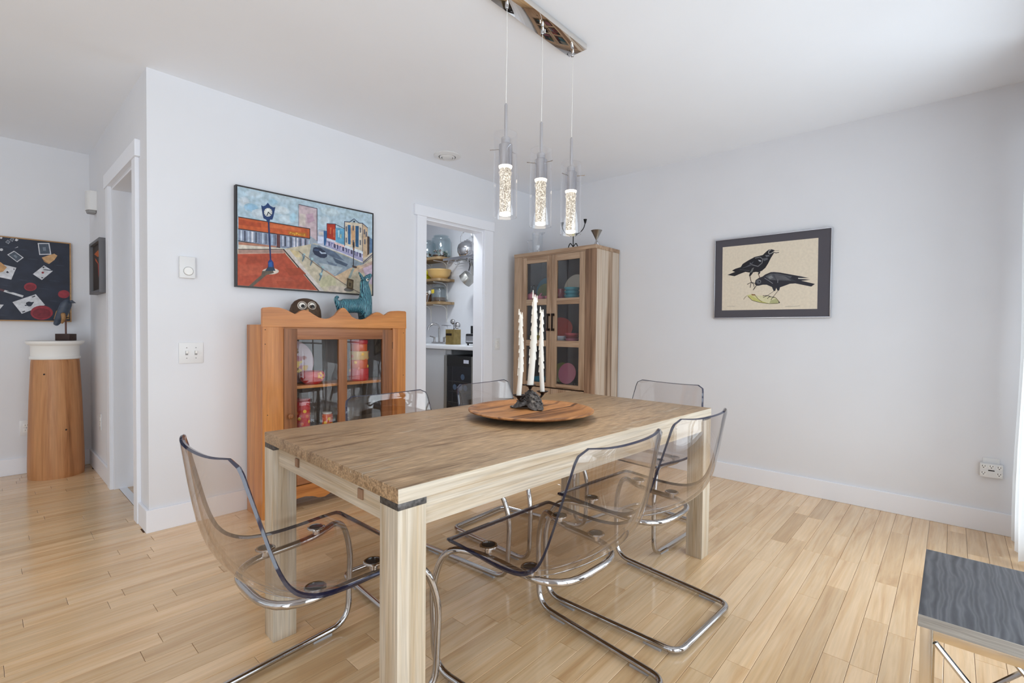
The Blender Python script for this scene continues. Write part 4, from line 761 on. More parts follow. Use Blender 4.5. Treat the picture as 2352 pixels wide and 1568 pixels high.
REDFIG = [
 ((186,92,34),[(0.0803,0.2982),(0.2843,0.3116),(0.343,0.2636),(0.2612,0.2632)]),
 ((190,80,40),[(0.1228,0.2678),(0.2026,0.2474),(0.3299,0.2021),(0.3892,0.1887),(0.3591,0.1829),(0.2689,0.2116),(0.1541,0.2432)]),
 ((166,44,26),[(0.259,0.2209),(0.4285,0.1895),(0.4849,0.1603),(0.4817,0.0914),(0.3245,0.0935),(0.2857,0.1341)]),
 ((196,66,30),[(0.2967,0.1501),(0.377,0.1399),(0.3745,0.0902),(0.3144,0.0941)]),
]
# ================================================================== dining table
TH = -.0395; TA, TBW, TZ, TW = 1.83, .897, .751, .083
ex, ey = Vector((math.cos(TH), math.sin(TH), 0)), Vector((-math.sin(TH), math.cos(TH), 0))
TC = Vector((.671, .973, 0)) + ex * TA / 2 + ey * TBW / 2
t = thing('dining_table', 'large rectangular weathered wood dining table with thick square legs', 'table', TC, TH)
ha, hb = TA / 2, TBW / 2
obj('tabletop', B((-ha, -hb, TZ - .038), (ha, hb, TZ), .003), ['table_top'], t)
# light side strips along the long edges, darker end grain along the short ones
obj('edge_strip', B((-ha + .0005, -hb - .0012, TZ - .0375), (ha - .0005, -hb + .004, TZ - .002), .001), 'table_wood_X', t)
obj('edge_strip', B((-ha + .0005, hb - .004, TZ - .0375), (ha - .0005, hb + .0012, TZ - .002), .001), 'table_wood_X', t)
AZ0, AZ1 = TZ - .038 - .072, TZ - .038
for s in (-1, 1):
    obj('apron', B((-ha + TW, s * (hb - .008) - (.022 if s > 0 else 0), AZ0), (ha - TW, s * (hb - .008) + (.022 if s < 0 else 0), AZ1), .001), 'table_wood_X', t)
    obj('apron', B((s * (ha - .02) - (.022 if s > 0 else 0), -hb + TW, AZ0), (s * (ha - .02) + (.022 if s < 0 else 0), hb - TW, AZ1), .001), 'table_wood_Y', t)
    for v in (-1, 1):
        obj('leg', B((s * ha - (TW if s > 0 else 0), v * hb - (TW if v > 0 else 0), 0), (s * ha + (TW if s < 0 else 0), v * hb + (TW if v < 0 else 0), AZ1 - .0165), .002), 'table_wood_Z', t)
        obj('corner_plate', B((s * ha - (TW if s > 0 else 0) - s * .0008, v * hb - (TW if v > 0 else 0) - v * .0008, AZ1 - .0165), (s * ha + (TW if s < 0 else 0) - s * .0008, v * hb + (TW if v < 0 else 0) - v * .0008, AZ1), .0005), 'iron_cast', t)
for v in (-.235, .195):
    pl = obj('mortise_plug', B((-ha + .015, v - .013, AZ0 + .028), (-ha + .021, v + .013, AZ0 + .056), .001), 'barn_dark', t)
# ================================================================== chairs
def spline(P, n):
    P = [Vector(p) for p in P]; Q = [P[0] * 2 - P[1]] + P + [P[-1] * 2 - P[-2]]; L = [0]
    for a, b in zip(P, P[1:]): L.append(L[-1] + (b.xy - a.xy).length if False else L[-1] + (Vector(b[:2]) - Vector(a[:2])).length)
    out = []
    for k in range(n + 1):
        s = L[-1] * k / n; i = max(j for j in range(len(P) - 1) if L[j] <= s + 1e-9); u = (s - L[i]) / (L[i + 1] - L[i])
        p0, p1, p2, p3 = Q[i:i + 4]
        out.append(.5 * ((2 * p1) + (p2 - p0) * u + (2 * p0 - 5 * p1 + 4 * p2 - p3) * u * u + (3 * p1 - p0 - 3 * p2 + p3) * u ** 3))
    return out
# y, z, half width (packed as 4-vectors: y, z, half width, side curl)
PROF = [(.248, .447, .226, .0), (.238, .455, .244, .0), (.222, .458, .250, .002), (.17, .455, .249, .005), (.10, .447, .247, .009), (.02, .439, .247, .014), (-.04, .434, .248, .021), (-.09, .433, .250, .030), (-.135, .440, .252, .040),
        (-.175, .457, .253, .048), (-.210, .488, .252, .054), (-.237, .532, .250, .058), (-.255, .583, .246, .058), (-.268, .64, .240, .055), (-.278, .70, .233, .049), (-.286, .76, .226, .041), (-.290, .793, .222, .036), (-.292, .808, .216, .032), (-.2935, .816, .205, .029), (-.2945, .820, .188, .027)]
def shell_grid():
    rows = spline(PROF, 56); nu = 22; G = []
    for k, r in enumerate(rows):
        a, b = rows[max(0, k - 1)], rows[min(len(rows) - 1, k + 1)]; ty, tz = b[0] - a[0], b[1] - a[1]; l = math.hypot(ty, tz); nrm = (-tz / l, ty / l)
        if nrm[1] < 0 and abs(nrm[1]) > abs(nrm[0]): nrm = (-nrm[0], -nrm[1])
        if nrm[0] < 0: nrm = (-nrm[0], -nrm[1])
        row = []
        for i in range(nu + 1):
            u = -1 + 2 * i / nu; c = r[3] * u * u * (.55 + .45 * u * u)
            row.append(Vector((u * r[2], r[0] + nrm[0] * c, r[1] + abs(nrm[1]) * c)))
        G.append(row)
    return G
def shell_meshes(th=.0125):
    G = shell_grid(); nr, nc = len(G), len(G[0]); top = bmesh.new(); edge = bmesh.new()
    Nn = [[None] * nc for _ in G]
    for k in range(nr):
        for i in range(nc):
            a = G[min(k + 1, nr - 1)][i] - G[max(k - 1, 0)][i]; b = G[k][min(i + 1, nc - 1)] - G[k][max(i - 1, 0)]; n = a.cross(b).normalized()
            Nn[k][i] = n
    if Nn[10][11].z > 0: Nn = [[-n for n in r] for r in Nn]
    Lw = [[G[k][i] + Nn[k][i] * th for i in range(nc)] for k in range(nr)]
    for S in (G, Lw):
        V = [[top.verts.new(p) for p in r] for r in S]
        for k in range(nr - 1):
            for i in range(nc - 1): top.faces.new((V[k][i], V[k][i + 1], V[k + 1][i + 1], V[k + 1][i]))
    bd = [(0, i) for i in range(nc)] + [(k, nc - 1) for k in range(1, nr)] + [(nr - 1, i) for i in range(nc - 2, -1, -1)] + [(k, 0) for k in range(nr - 2, 0, -1)]
    cen = Vector((0, 0, 0)); ring = []
    for j, (k, i) in enumerate(bd):
        a, b = G[k][i], Lw[k][i]; kk, ii = bd[j - 1]; k2, i2 = bd[(j + 1) % len(bd)]; tg = (G[k2][i2] - G[kk][ii]).normalized(); o = tg.cross(Nn[k][i]).normalized()
        inn = G[min(max(k, 1), nr - 2)][min(max(i, 1), nc - 2)] - a
        if o.dot(inn) > 0: o = -o
        m = (a + b) / 2 + o * .0035
        ring.append([edge.verts.new(p) for p in (a, a.lerp(m, .75) + (a - m) * .08, m, b.lerp(m, .75) + (b - m) * .08, b)])
    for j in range(len(ring)):
        A, Bq = ring[j], ring[(j + 1) % len(ring)]
        for q in range(4): edge.faces.new((A[q], A[q + 1], Bq[q + 1], Bq[q]))
    return top, edge
def make_chair():
    t = thing('dining_chair', 'x', 'chair')
    top, edge = shell_meshes()
    sh = obj('seat_shell', top, 'chair_clear', t); obj('shell_edge', edge, 'chair_edge', sh)
    r = .011; zt, zf = .413, .0185
    half2 = [(.176, -.170, zt - .006), (.182, .11, zt + .004), (.247, .238, zt + .016), (.266, .287, .30), (.262, .276, zf), (.219, -.294, zf)]
    rad2 = [.15, .07, .085, .09, .075, .05]
    pts = half2 + [(-a, b, c) for a, b, c in half2[::-1]]
    rr = rad2 + rad2[::-1]
    obj('chrome_frame', T_(fillet(pts, rr, 7, True), r, 12, True), 'chrome', t)
    for sx in (-1, 1):
        for yy in (.11, -.06):
            zc = .4495 if yy > 0 else .4355; xx = .179 if yy > 0 else .169
            cp = obj('seat_cap', L_([(.012, -.02), (.012, 0), (.029, 0), (.029, .003), (.0265, .005), (.022, .0045), (.022, .002)], 24, (sx * xx, yy, zc), None, False), 'chrome', t)
            obj('cap_disc', L_([(.0, .0028), (.022, .0028)], 24, (sx * xx, yy, zc), None, False), 'black_plastic', cp)
        for yy, xx in ((.17, .254), (-.2, .2265)):
            obj('floor_glide', B((sx * xx - .007, yy - .035, 0), (sx * xx + .007, yy + .035, .0105), .002), 'glide_clear', t)
    return t
G1 = 'clear plastic chairs around the dining table'
chairs = [((.664, 1.424), -90, 'clear plastic cantilever chair at the near short end of the table by the cupboard'),
          ((1.258, .960), -2, 'clear plastic cantilever chair nearest the camera, beside the thick front table leg'),
          ((1.86, .962), -3.5, 'clear plastic cantilever chair on the long side beside the far table leg'),
          ((1.325, 1.735), 180, 'clear plastic cantilever chair backing onto the pine cupboard, its backrest mirroring the windows'),
          ((2.03, 1.785), 183, 'clear plastic cantilever chair behind the table in front of the pantry doorway'),
          ((2.565, 1.31), 83, 'clear plastic cantilever chair at the far short end against the bare wall')]
c0 = make_chair()
for i, ((x, y), a, lab) in enumerate(chairs):
    o = c0 if i == 0 else copy_tree(c0)
    o.location = (x, y, 0); o.rotation_euler = (0, 0, math.radians(a)); tag(o, lab, 'chair', G1)
# ================================================================== platter and candelabra
PX, PY = 1.645, 1.378
t = thing('lazy_susan', 'round wooden turntable platter with a raised rim on the dining table', 'platter', (PX, PY, TZ + .0005))
obj('disc', L_([(0, .030), (.235, .030), (.243, .0335), (.268, .040), (.277, .037), (.276, .032), (.235, .020), (0, .020)], 72), 'platter_wood', t)
obj('underside', L_([(.0, .0198), (.234, .0198), (.19, .012), (.16, .010), (0, .010)], 56), 'platter_dark', t)
obj('bearing', L_([(.10, 0), (.10, .006), (.085, .0098), (0, .0098)], 36), 'iron_black', t)
CXc, CYc, CZc = 1.686, 1.413, TZ + .0308
t = thing('candelabra', 'dark cast metal candle holder with three cups on a leafy mound base', 'candle holder', (CXc, CYc, CZc), .15)
bm = bmesh.new(); na, nr = 60, 16; g = []
for j in range(nr + 1):
    s = j / nr; row = []
    for i in range(na):
        a = 2 * PI * i / na; ft = abs(math.cos(1.5 * a)) ** 1.5; Rm = .04 + .045 * ft; r = .010 + (Rm - .010) * s
        p = Vector((r * math.cos(a), r * math.sin(a), .078 * (1 - s) ** .85 + .018 * (1 - ft) * s))
        nz = noise.noise(p * 110) * .006 + noise.noise(p * 230) * .003
        row.append(bm.verts.new(p * (1 + nz * 6) + Vector((0, 0, max(0, nz) if s < .97 else 0))))
    g.append(row)
for j in range(nr):
    for i in range(na): bm.faces.new((g[j][i], g[j][(i + 1) % na], g[j + 1][(i + 1) % na], g[j + 1][i]))
bm.faces.new(g[0][::-1]); bm.faces.new(g[-1])
for v in bm.verts: v.co.z = max(v.co.z, 0)
for k in range(3):
    a = 2 * PI * k / 3; ball(bm, (.083 * math.cos(a), .083 * math.sin(a), .006), .011, 2, (1.2, 1.2, .5))
for k in range(70):
    a = random.random() * 2 * PI; s = .15 + .7 * random.random(); ft = abs(math.cos(1.5 * a)) ** 1.5; r = .010 + (.03 + .045 * ft) * s
    ball(bm, (r * math.cos(a), r * math.sin(a), .078 * (1 - s) ** .85 + .018 * (1 - ft) * s + .003), .006, 1, (1, 1.4, .7))
obj('mound_base', bm, 'iron_cast', t)
CUPS = [(-.064, .024, .058), (-.004, .002, .100), (.104, .0, .060)]
for (cx, cy, cz) in CUPS:
    cp = obj('candle_cup', L_([(.006, -.012), (.010, -.004), (.017, -.001), (.028, .006), (.0275, .0075), (.016, .002), (0, .002)], 20, (cx, cy, cz)), 'bronze_dark', t)
    obj('arm', T_(fillet([(cx * .25, cy * .25, .062), (cx * .8, cy * .8, cz - .022), (cx, cy, cz - .011)], .02), .005, 8), 'bronze_dark', t)
Rz = Matrix.Rotation(.15, 3, 'Z')
def candle(i, h, r0, lean, label, bend):
    c = Vector((CXc, CYc, CZc)) + Rz @ Vector(CUPS[i]) + Vector((0, 0, .0022))
    t = thing('taper_candle', label, 'candle', c, 0, 'dripped candles in the holder')
    bm = bmesh.new(); nseg, nang = 60, 14; g = []; rnd = random.Random(i * 5 + 3)
    def cen(s): return Vector((lean[0] * s + bend * math.sin(s * PI * 1.3) * .6, lean[1] * s - bend * math.sin(s * PI * 1.3) * .6, h * s))
    for j in range(nseg + 1):
        s = j / nseg; row = []; c0_ = cen(s); rr = r0 * (1 - .42 * s ** 1.3) * (1 if s < .94 else max(.25, (1 - s) / .06))
        for k in range(nang):
            a = 2 * PI * k / nang; f = 1 + .35 * max(0, noise.noise(Vector((math.cos(a) * 1.2, math.sin(a) * 1.2, s * 9 + i * 7)))) * (.15 + s)
            row.append(bm.verts.new(c0_ + Vector((rr * f * math.cos(a), rr * f * math.sin(a), 0))))
        g.append(row)
    for j in range(nseg):
        for k in range(nang): bm.faces.new((g[j][k], g[j][(k + 1) % nang], g[j + 1][(k + 1) % nang], g[j + 1][k]))
    bm.faces.new(g[0][::-1]); bm.faces.new(g[-1])
    obj('wax_stem', bm, 'wax', t)
    bm = bmesh.new()
    for q in range(17):                                     # drips of wax down the sides, alternating sides
        s = .97 - .72 * q / 16; side = (1 if q % 2 else -1); a = -.74 + (0 if side > 0 else PI) + rnd.uniform(-.5, .5); rr = r0 * (1 - .42 * s ** 1.3)
        p = cen(s) + Vector((rr * 1.02 * math.cos(a), rr * 1.02 * math.sin(a), 0)); ball(bm, p, .0042, 2, (1, 1, 1.3)); l = rnd.uniform(.012, .034)
        tube(bm, [p + Vector((0, 0, l)), p + Vector((0, 0, l * .4)), p], [.0016, .003, .0036], 7)
    obj('wax_drip', bm, 'wax', t)
    tp = cen(1); obj('wick', T_([tp - Vector((0, 0, .002)), tp + Vector((0, 0, .004)), tp + Vector((.003, -.002, .007))], .0009, 6), 'wick', t)
candle(0, .375, .0112, (.008, -.004), 'shortest dripped white candle on the cupboard side of the holder', .006)
candle(1, .412, .0150, (.016, -.014), 'tallest dripped white candle in the raised middle cup, leaning slightly', .004)
candle(2, .388, .0110, (-.008, .006), 'dripped white candle with a hooked wick on the tall cabinet side of the holder', -.004)
# ================================================================== pendant lamp
t = thing('pendant_lamp', 'chrome ceiling pendant with three clear glass cylinders and glowing bubble rods', 'pendant lamp', (1.737, 1.41, HC))
obj('ceiling_canopy', B((-.282, -.0525, -.027), (.282, .0525, -.0005), .002), 'mirror_chrome', t)
for sx in (-.1, .1): obj('canopy_screw', L_([(.004, -.036), (.004, -.027), (0, -.027)], 12, (sx * .35, .015 * (1 if sx > 0 else -1), 0)), 'chrome', t)
for px in (-.237, .0, .236):
    obj('cord_grip', L_([(.006, -.062), (.008, -.058), (.008, -.036), (.006, -.027)], 14, (px, 0, 0)), 'chrome', t)
    obj('cord', T_([(px, 0, -.03), (px + .002, 0, -.2), (px, 0, -.465)], .0016, 6), 'cord_clear', t)
    obj('stem_rod', L_([(.0035, -.455), (.0065, -.462), (.0065, -.60)], 14, (px, 0, 0)), 'chrome_soft', t)
    so = obj('lamp_holder', L_([(.017, -.597), (.0195, -.601), (.0195, -.622), (.0285, -.628), (.0285, -.716), (0, -.716)], 26, (px, 0, 0)), 'chrome_soft', t)
    for k in range(3):
        a = .5 + px * 2 + k * 2 * PI / 3; d = Vector((math.cos(a), math.sin(a), 0))
        obj('glass_pin', T_([Vector((px, 0, -.645)) + d * .026, Vector((px, 0, -.645)) + d * .068], .0019, 7), 'chrome', so)
    obj('glass_shade', L_([(.0505, -.583), (.0505, -.930), (.0475, -.930), (.0475, -.583), (.0505, -.583)], 40, (px, 0, 0), None, False), 'shade_glass', t)
    obj('bubble_rod', L_([(0, -.722), (.0235, -.722), (.0235, -.918), (0, -.918)], 24, (px, 0, 0)), 'bubble_crystal', t)
    obj('light_ring', L_([(0, -.7165), (.0285, -.7165), (.027, -.724), (.0237, -.728), (.0237, -.7225)], 26, (px, 0, 0), None, False), 'bulb_collar', t)
    lt = bpy.data.lights.new('pendant_bulb', 'AREA'); lt.shape = 'DISK'; lt.size = .046; lt.energy = 2.6; lt.color = (1, .93, .82)
    lo = bpy.data.objects.new('pendant_bulb', lt); COL.objects.link(lo); lo.parent = t; lo.location = (px, 0, -.9255)
    obj('rod_tip', L_([(.0237, -.912), (.0237, -.922), (0, -.924)], 24, (px, 0, 0)), 'bulb_collar', t)
# ================================================================== pine cupboard
CX0, CX1, CYF, CYB, CZ = 1.117, 2.12, 2.985, 3.232, 1.143
t = thing('pine_cupboard', 'antique pine display cupboard with a scalloped crest and glazed door', 'cupboard', ((CX0 + CX1) / 2, (CYF + CYB) / 2, 0))
ox, oy = (CX0 + CX1) / 2, (CYF + CYB) / 2
def W(a, b, c): return (a - ox, b - oy, c)
def part(n, lo, hi, m, par=None, bev=.0015): return obj(n, B(W(*lo), W(*hi), bev), m, par or t)
part('side_panel', (CX0, CYF + .022, .0), (CX0 + .02, CYB, CZ + .012), 'pine_Z'); part('side_panel', (CX1 - .02, CYF + .022, .0), (CX1, CYB, CZ + .012), 'pine_Z')
part('front_stile', (CX0, CYF, .0), (1.238, CYF + .022, CZ), 'pine_Z'); part('front_stile', (2.008, CYF, .0), (CX1, CYF + .022, CZ), 'pine_Z')
part('top_board', (CX0 + .02, CYF + .022, CZ - .018), (CX1 - .02, CYB, CZ), 'pine_X')
for i in range(6):
    w = (CX1 - CX0 - .04) / 6; part('back_board', (CX0 + .02 + i * w + .001, CYB - .012, .1), (CX0 + .02 + (i + 1) * w - .001, CYB, CZ - .018), 'cupboard_back')
for z in (.775, .455, .17): part('shelf', (CX0 + .02, CYF + .035, z - .018), (CX1 - .02, CYB - .012, z), 'pine_X')
crest = [(CX0 - .002, CZ), (CX0 - .002, 1.246), (1.122, 1.254), (1.16, 1.259), (1.209, 1.258), (1.25, 1.248), (1.285, 1.231), (1.305, 1.222), (1.318, 1.227), (1.340, 1.243), (1.361, 1.250), (1.385, 1.246), (1.42, 1.224), (1.455, 1.205), (1.494, 1.198), (1.53, 1.203), (1.565, 1.224), (1.59, 1.253), (1.608, 1.270), (1.623, 1.274), (1.638, 1.268), (1.66, 1.245), (1.685, 1.216), (1.715, 1.203), (1.75, 1.199), (1.785, 1.205), (1.82, 1.226), (1.85, 1.245), (1.875, 1.254), (1.895, 1.252), (1.92, 1.240), (1.938, 1.234), (1.955, 1.245), (1.975, 1.259), (1.999, 1.266), (2.05, 1.270), (2.11, 1.269), (2.119, 1.262), (CX1 + .002, CZ)]
obj('scalloped_crest', P_([(a - ox, c) for a, c in crest], 'Y', CYF - .004 - oy, CYF + .018 - oy), 'pine_X', t, smooth=False)
foot = [(1.239, .155), (1.239, .085), (1.30, .078), (1.37, .082), (1.42, .072), (1.46, .054), (1.50, .05), (1.535, .064), (1.57, .085), (1.62, .092), (1.68, .085), (1.71, .064), (1.745, .05), (1.785, .054), (1.83, .072), (1.88, .082), (1.95, .078), (2.007, .085), (2.007, .155)]
obj('scalloped_apron', P_([(a - ox, c) for a, c in foot], 'Y', CYF + .002 - oy, CYF + .020 - oy), 'pine_X', t, smooth=False)
D0, D1, DZ0, DZ1 = 1.241, 2.005, .16, 1.132
dr = bpy.data.objects.new('door', None); COL.objects.link(dr); dr.parent = t
def dp(n, lo, hi, m): return obj(n, B(W(*lo), W(*hi), .0015), m, dr)
dp('door_stile', (D0, CYF + .001, DZ0), (1.320, CYF + .021, DZ1), 'pine_dark'); dp('door_stile', (1.924, CYF + .001, DZ0), (D1, CYF + .021, DZ1), 'pine_dark'); dp('top_rail', (1.3203, CYF + .001, 1.066), (1.9237, CYF + .021, DZ1), 'pine_rail')
dp('bottom_rail', (1.3203, CYF + .001, DZ0), (1.9237, CYF + .021, .26), 'pine_rail'); dp('muntin', (1.594, CYF + .001, .2603), (1.654, CYF + .021, 1.0657), 'pine_dark')
dp('pane', (1.3203, CYF + .010, .2603), (1.5937, CYF + .0125, 1.0657), 'pane_glass'); dp('pane', (1.6543, CYF + .010, .2603), (1.9237, CYF + .0125, 1.0657), 'pane_glass')
obj('knob', L_([(.006, 0), (.006, .008), (.011, .012), (.0165, .019), (.0165, .024), (.012, .029), (.006, .030), (.006, .031), (0, .031)], 22, W(1.273, CYF + .001, .60), (0, -1, 0)), 'pine_dark', dr)
for z in (1.02, .32): dp('hinge', (2.0052, CYF - .0015, z - .025), (2.0075, CYF + .004, z + .025), 'bronze_dark')
for px_, pz in ((1.132, 1.125), (1.132, 1.04), (1.145, .62), (2.10, 1.11), (2.10, .80)):
    obj('nail_hole', L_([(.003, 0), (.003, .0006), (0, .0006)], 8, W(px_, CYF, pz), (0, -1, 0)), 'slot_dark', t)
# ================================================================== tall cabinet
TX0, TX1, TY0, TY1, TZt = 3.505, 3.897, 2.243, 3.16, 1.871
t = thing('tall_cabinet', 'tall rustic barnwood cabinet with two glass-paned doors in the corner', 'cabinet', ((TX0 + TX1) / 2, (TY0 + TY1) / 2, 0))
ox2, oy2 = (TX0 + TX1) / 2, (TY0 + TY1) / 2
def W2(a, b, c): return (a - ox2, b - oy2, c)
def part2(n, lo, hi, m, par=None, bev=.0012): return obj(n, B(W2(*lo), W2(*hi), bev), m, par or t)
part2('top_panel', (TX0 - .004, TY0 - .004, TZt - .032), (TX1, TY1 + .004, TZt), 'barn_Y')
part2('side_panel', (TX0 + .02, TY0, .0), (TX1, TY0 + .022, TZt - .032), 'barn_side'); part2('side_panel', (TX0 + .02, TY1 - .022, .0), (TX1, TY1, TZt - .032), 'barn_side')
part2('front_stile', (TX0, TY0 - .002, .0), (TX0 + .02, 2.343, TZt - .032), 'barn_dark'); part2('front_stile', (TX0, 3.063, .0), (TX0 + .02, TY1 + .002, TZt - .032), 'barn_Z')
part2('header_rail', (TX0, 2.3433, 1.826), (TX0 + .02, 3.0627, TZt - .032), 'barn_Y')
part2('base_rail', (TX0, 2.3433, .05), (TX0 + .02, 3.0627, .12), 'barn_Y')
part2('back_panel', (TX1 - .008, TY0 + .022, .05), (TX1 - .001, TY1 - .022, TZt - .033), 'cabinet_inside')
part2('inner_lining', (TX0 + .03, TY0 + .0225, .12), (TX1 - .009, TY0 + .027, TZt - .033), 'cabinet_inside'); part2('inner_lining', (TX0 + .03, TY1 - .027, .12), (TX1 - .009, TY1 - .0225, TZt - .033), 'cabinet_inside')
for z in (1.423, 1.036, .634, .12): part2('shelf', (TX0 + .03, TY0 + .0275, z - .02), (TX1 - .009, TY1 - .0275, z), 'barn_dark')
for nm, (a, b) in (('left', (2.7045, 3.0605)), ('right', (2.345, 2.7015))):
    st = .056
    d = bpy.data.objects.new('door', None); COL.objects.link(d); d.parent = t
    def q(n, lo, hi, m, bev=.001): return obj(n, B(W2(*lo), W2(*hi), bev), m, d)
    q('door_stile', (TX0 - .003, b - st, .625), (TX0 + .017, b, 1.824), 'barn_Z'); q('door_stile', (TX0 - .003, a, .625), (TX0 + .017, a + st, 1.824), 'barn_Z')
    for z0, z1 in ((1.768, 1.824), (1.375, 1.43), (.995, 1.05), (.625, .66)): q('door_rail', (TX0 - .003, a + st + .0002, z0), (TX0 + .017, b - st - .0002, z1), 'barn_Y')
    for z0, z1 in ((1.4302, 1.7678), (1.0502, 1.3748), (.6602, .9948)): q('pane', (TX0 + .006, a + st + .0002, z0), (TX0 + .009, b - st - .0002, z1), 'cabinet_pane', 0)
    hy = a + .024 if nm == 'left' else b - .024
    for z in (1.148, 1.283): q('handle_post', (TX0 - .028, hy - .011, z - .011), (TX0 - .003, hy + .011, z + .011), 'bronze_dark')
    q('handle', (TX0 - .030, hy - .007, 1.148), (TX0 - .022, hy + .007, 1.283), 'bronze_dark')
    ld = part2('lower_door', (TX0 - .003, a, .1215), (TX0 + .017, b, .612), 'barn_Z')
    obj('lower_knob', L_([(.006, 0), (.006, .015), (.013, .02), (.011, .028), (0, .029)], 16, W2(TX0 - .003, hy, .5), (-1, 0, 0)), 'bronze_dark', ld)
# ================================================================== pictures
def ribbon(pts, w):
    out = []
    for (a, b), (c, d) in zip(pts, pts[1:]):
        l = math.hypot(c - a, d - b) or 1e-6; nx, ny = -(d - b) / l * w / 2, (c - a) / l * w / 2; ux, uy = (c - a) / l * w * .3, (d - b) / l * w * .3
        out.append([(a + nx - ux, b + ny - uy), (a - nx - ux, b - ny - uy), (c - nx + ux, d - ny + uy), (c + nx + ux, d + ny + uy)])
    return out
def clip(poly, w, h, m):
    for ax, lim, sg in ((0, m, 1), (0, w - m, -1), (1, m, 1), (1, h - m, -1)):
        out = []
        for i, p in enumerate(poly):
            q = poly[i - 1]; ip = (p[ax] - lim) * sg >= 0; iq = (q[ax] - lim) * sg >= 0
            if ip != iq:
                t = (lim - q[ax]) / (p[ax] - q[ax]); out.append((q[0] + (p[0] - q[0]) * t, q[1] + (p[1] - q[1]) * t))
            if ip: out.append(p)
        poly = out
        if len(poly) < 3: return []
    return poly
def picture(items, w, h, m, mp, name, mat, parent, step=4e-5, z0=.0003):
    """flat print: coloured shapes laid on the canvas; mp(a, b, d) gives the local point d in front of the canvas"""
    bm = bmesh.new(); cl = bm.loops.layers.float_color.new('col'); k = 0
    for it in items:
        polys = [it[1]] if len(it) == 2 else ribbon(it[2], it[1]); k += 1
        for poly in polys:
            poly = clip(poly, w, h, m)
            if not poly: continue
            try: f = bm.faces.new([bm.verts.new(mp(a, b, z0 + k * step)) for a, b in poly])
            except ValueError: continue
            for l in f.loops: l[cl] = lin(it[0])
    me = bpy.data.meshes.new(name); bm.to_mesh(me); bm.free(); me.materials.append(MATS[mat]); o = bpy.data.objects.new(name, me); COL.objects.link(o); o.parent = parent
    return o
def frame4(parent, mk, w, h, bw, d0, d1, mat):
    """four frame mouldings; mk(a0, a1, b0, b1, d0, d1) -> lo, hi"""
    for a0, a1, b0, b1 in ((0, w, 0, bw), (0, w, h - bw, h), (0, bw, bw, h - bw), (w - bw, w, bw, h - bw)):
        lo, hi = mk(a0, a1, b0, b1, d0, d1); lo, hi = [min(p, q) for p, q in zip(lo, hi)], [max(p, q) for p, q in zip(lo, hi)]
        obj('frame_side', B(lo, hi, .0008), mat, parent)
def mkY(a0, a1, b0, b1, d0, d1): return (a0, -d0, b0), (a1, -d1, b1)
def mkX(a0, a1, b0, b1, d0, d1): return (-d0, -a0, b0), (-d1, -a1, b1)
# street scene
w, h = .942, .617
t = thing('street_painting', 'large street scene painting with a blue clock post and orange plaza, thin black frame', 'painting', (1.055, YA - .001, 1.3846))
frame4(t, mkY, w, h, .008, 0, .036, 'frame_black')
obj('canvas', B((.0082, -.032, .0082), (w - .0082, -.004, h - .0082)), 'paper_cream', t)
picture(STREET, w, h, .009, lambda a, b, d: (a, -.032 - d, b), 'painted_scene', 'painted', t, 1.2e-5)
# crow print
w, h = .778, .612
t = thing('crow_print', 'framed print of two black crows with a dark mat and silver frame', 'picture', (XB - .001, 1.3947, 1.2445))
frame4(t, mkX, w, h, .007, 0, .022, 'frame_silver')
obj('mat_board', B((-.017, -w + .0072, .0072), (-.003, -.0072, h - .0072)), 'mat_board', t)
picture(CROWS, w, h, .009, lambda a, b, d: (-.0172 - d, -a, b), 'printed_birds', 'printed', t, 1.2e-5)
# card painting
w, h = .955, .631
t = thing('card_painting', 'dark navy painting of tumbling playing cards and red chips, thin oak frame', 'painting', (-.45, YE - .001, 1.170))
frame4(t, mkY, w, h, .008, 0, .034, 'frame_oak')
obj('canvas', B((.0082, -.029, .0082), (w - .0082, -.004, h - .0082)), 'canvas_navy', t)
picture(CARDS, w, h, .009, lambda a, b, d: (a, -.0292 - d, b), 'painted_cards', 'painted', t, 1.5e-5)
# small shadow box picture on the hall side wall
w, h = .455, .385
t = thing('shadow_box_picture', 'small grey shadow box picture of a red figure on the hall wall', 'picture', (XC - .001, 4.908, 1.378))
frame4(t, mkX, w, h, .02, 0, .047, 'frame_grey')
obj('canvas', B((-.026, -w + .0202, .0202), (-.004, -.0202, h - .0202)), 'canvas_brown', t)
picture([(c, [(a * .9, b * 1.02 - .0) for a, b in p]) for c, p in REDFIG], w, h, .021, lambda a, b, d: (-.0262 - d, -a, b), 'painted_figure', 'painted', t)
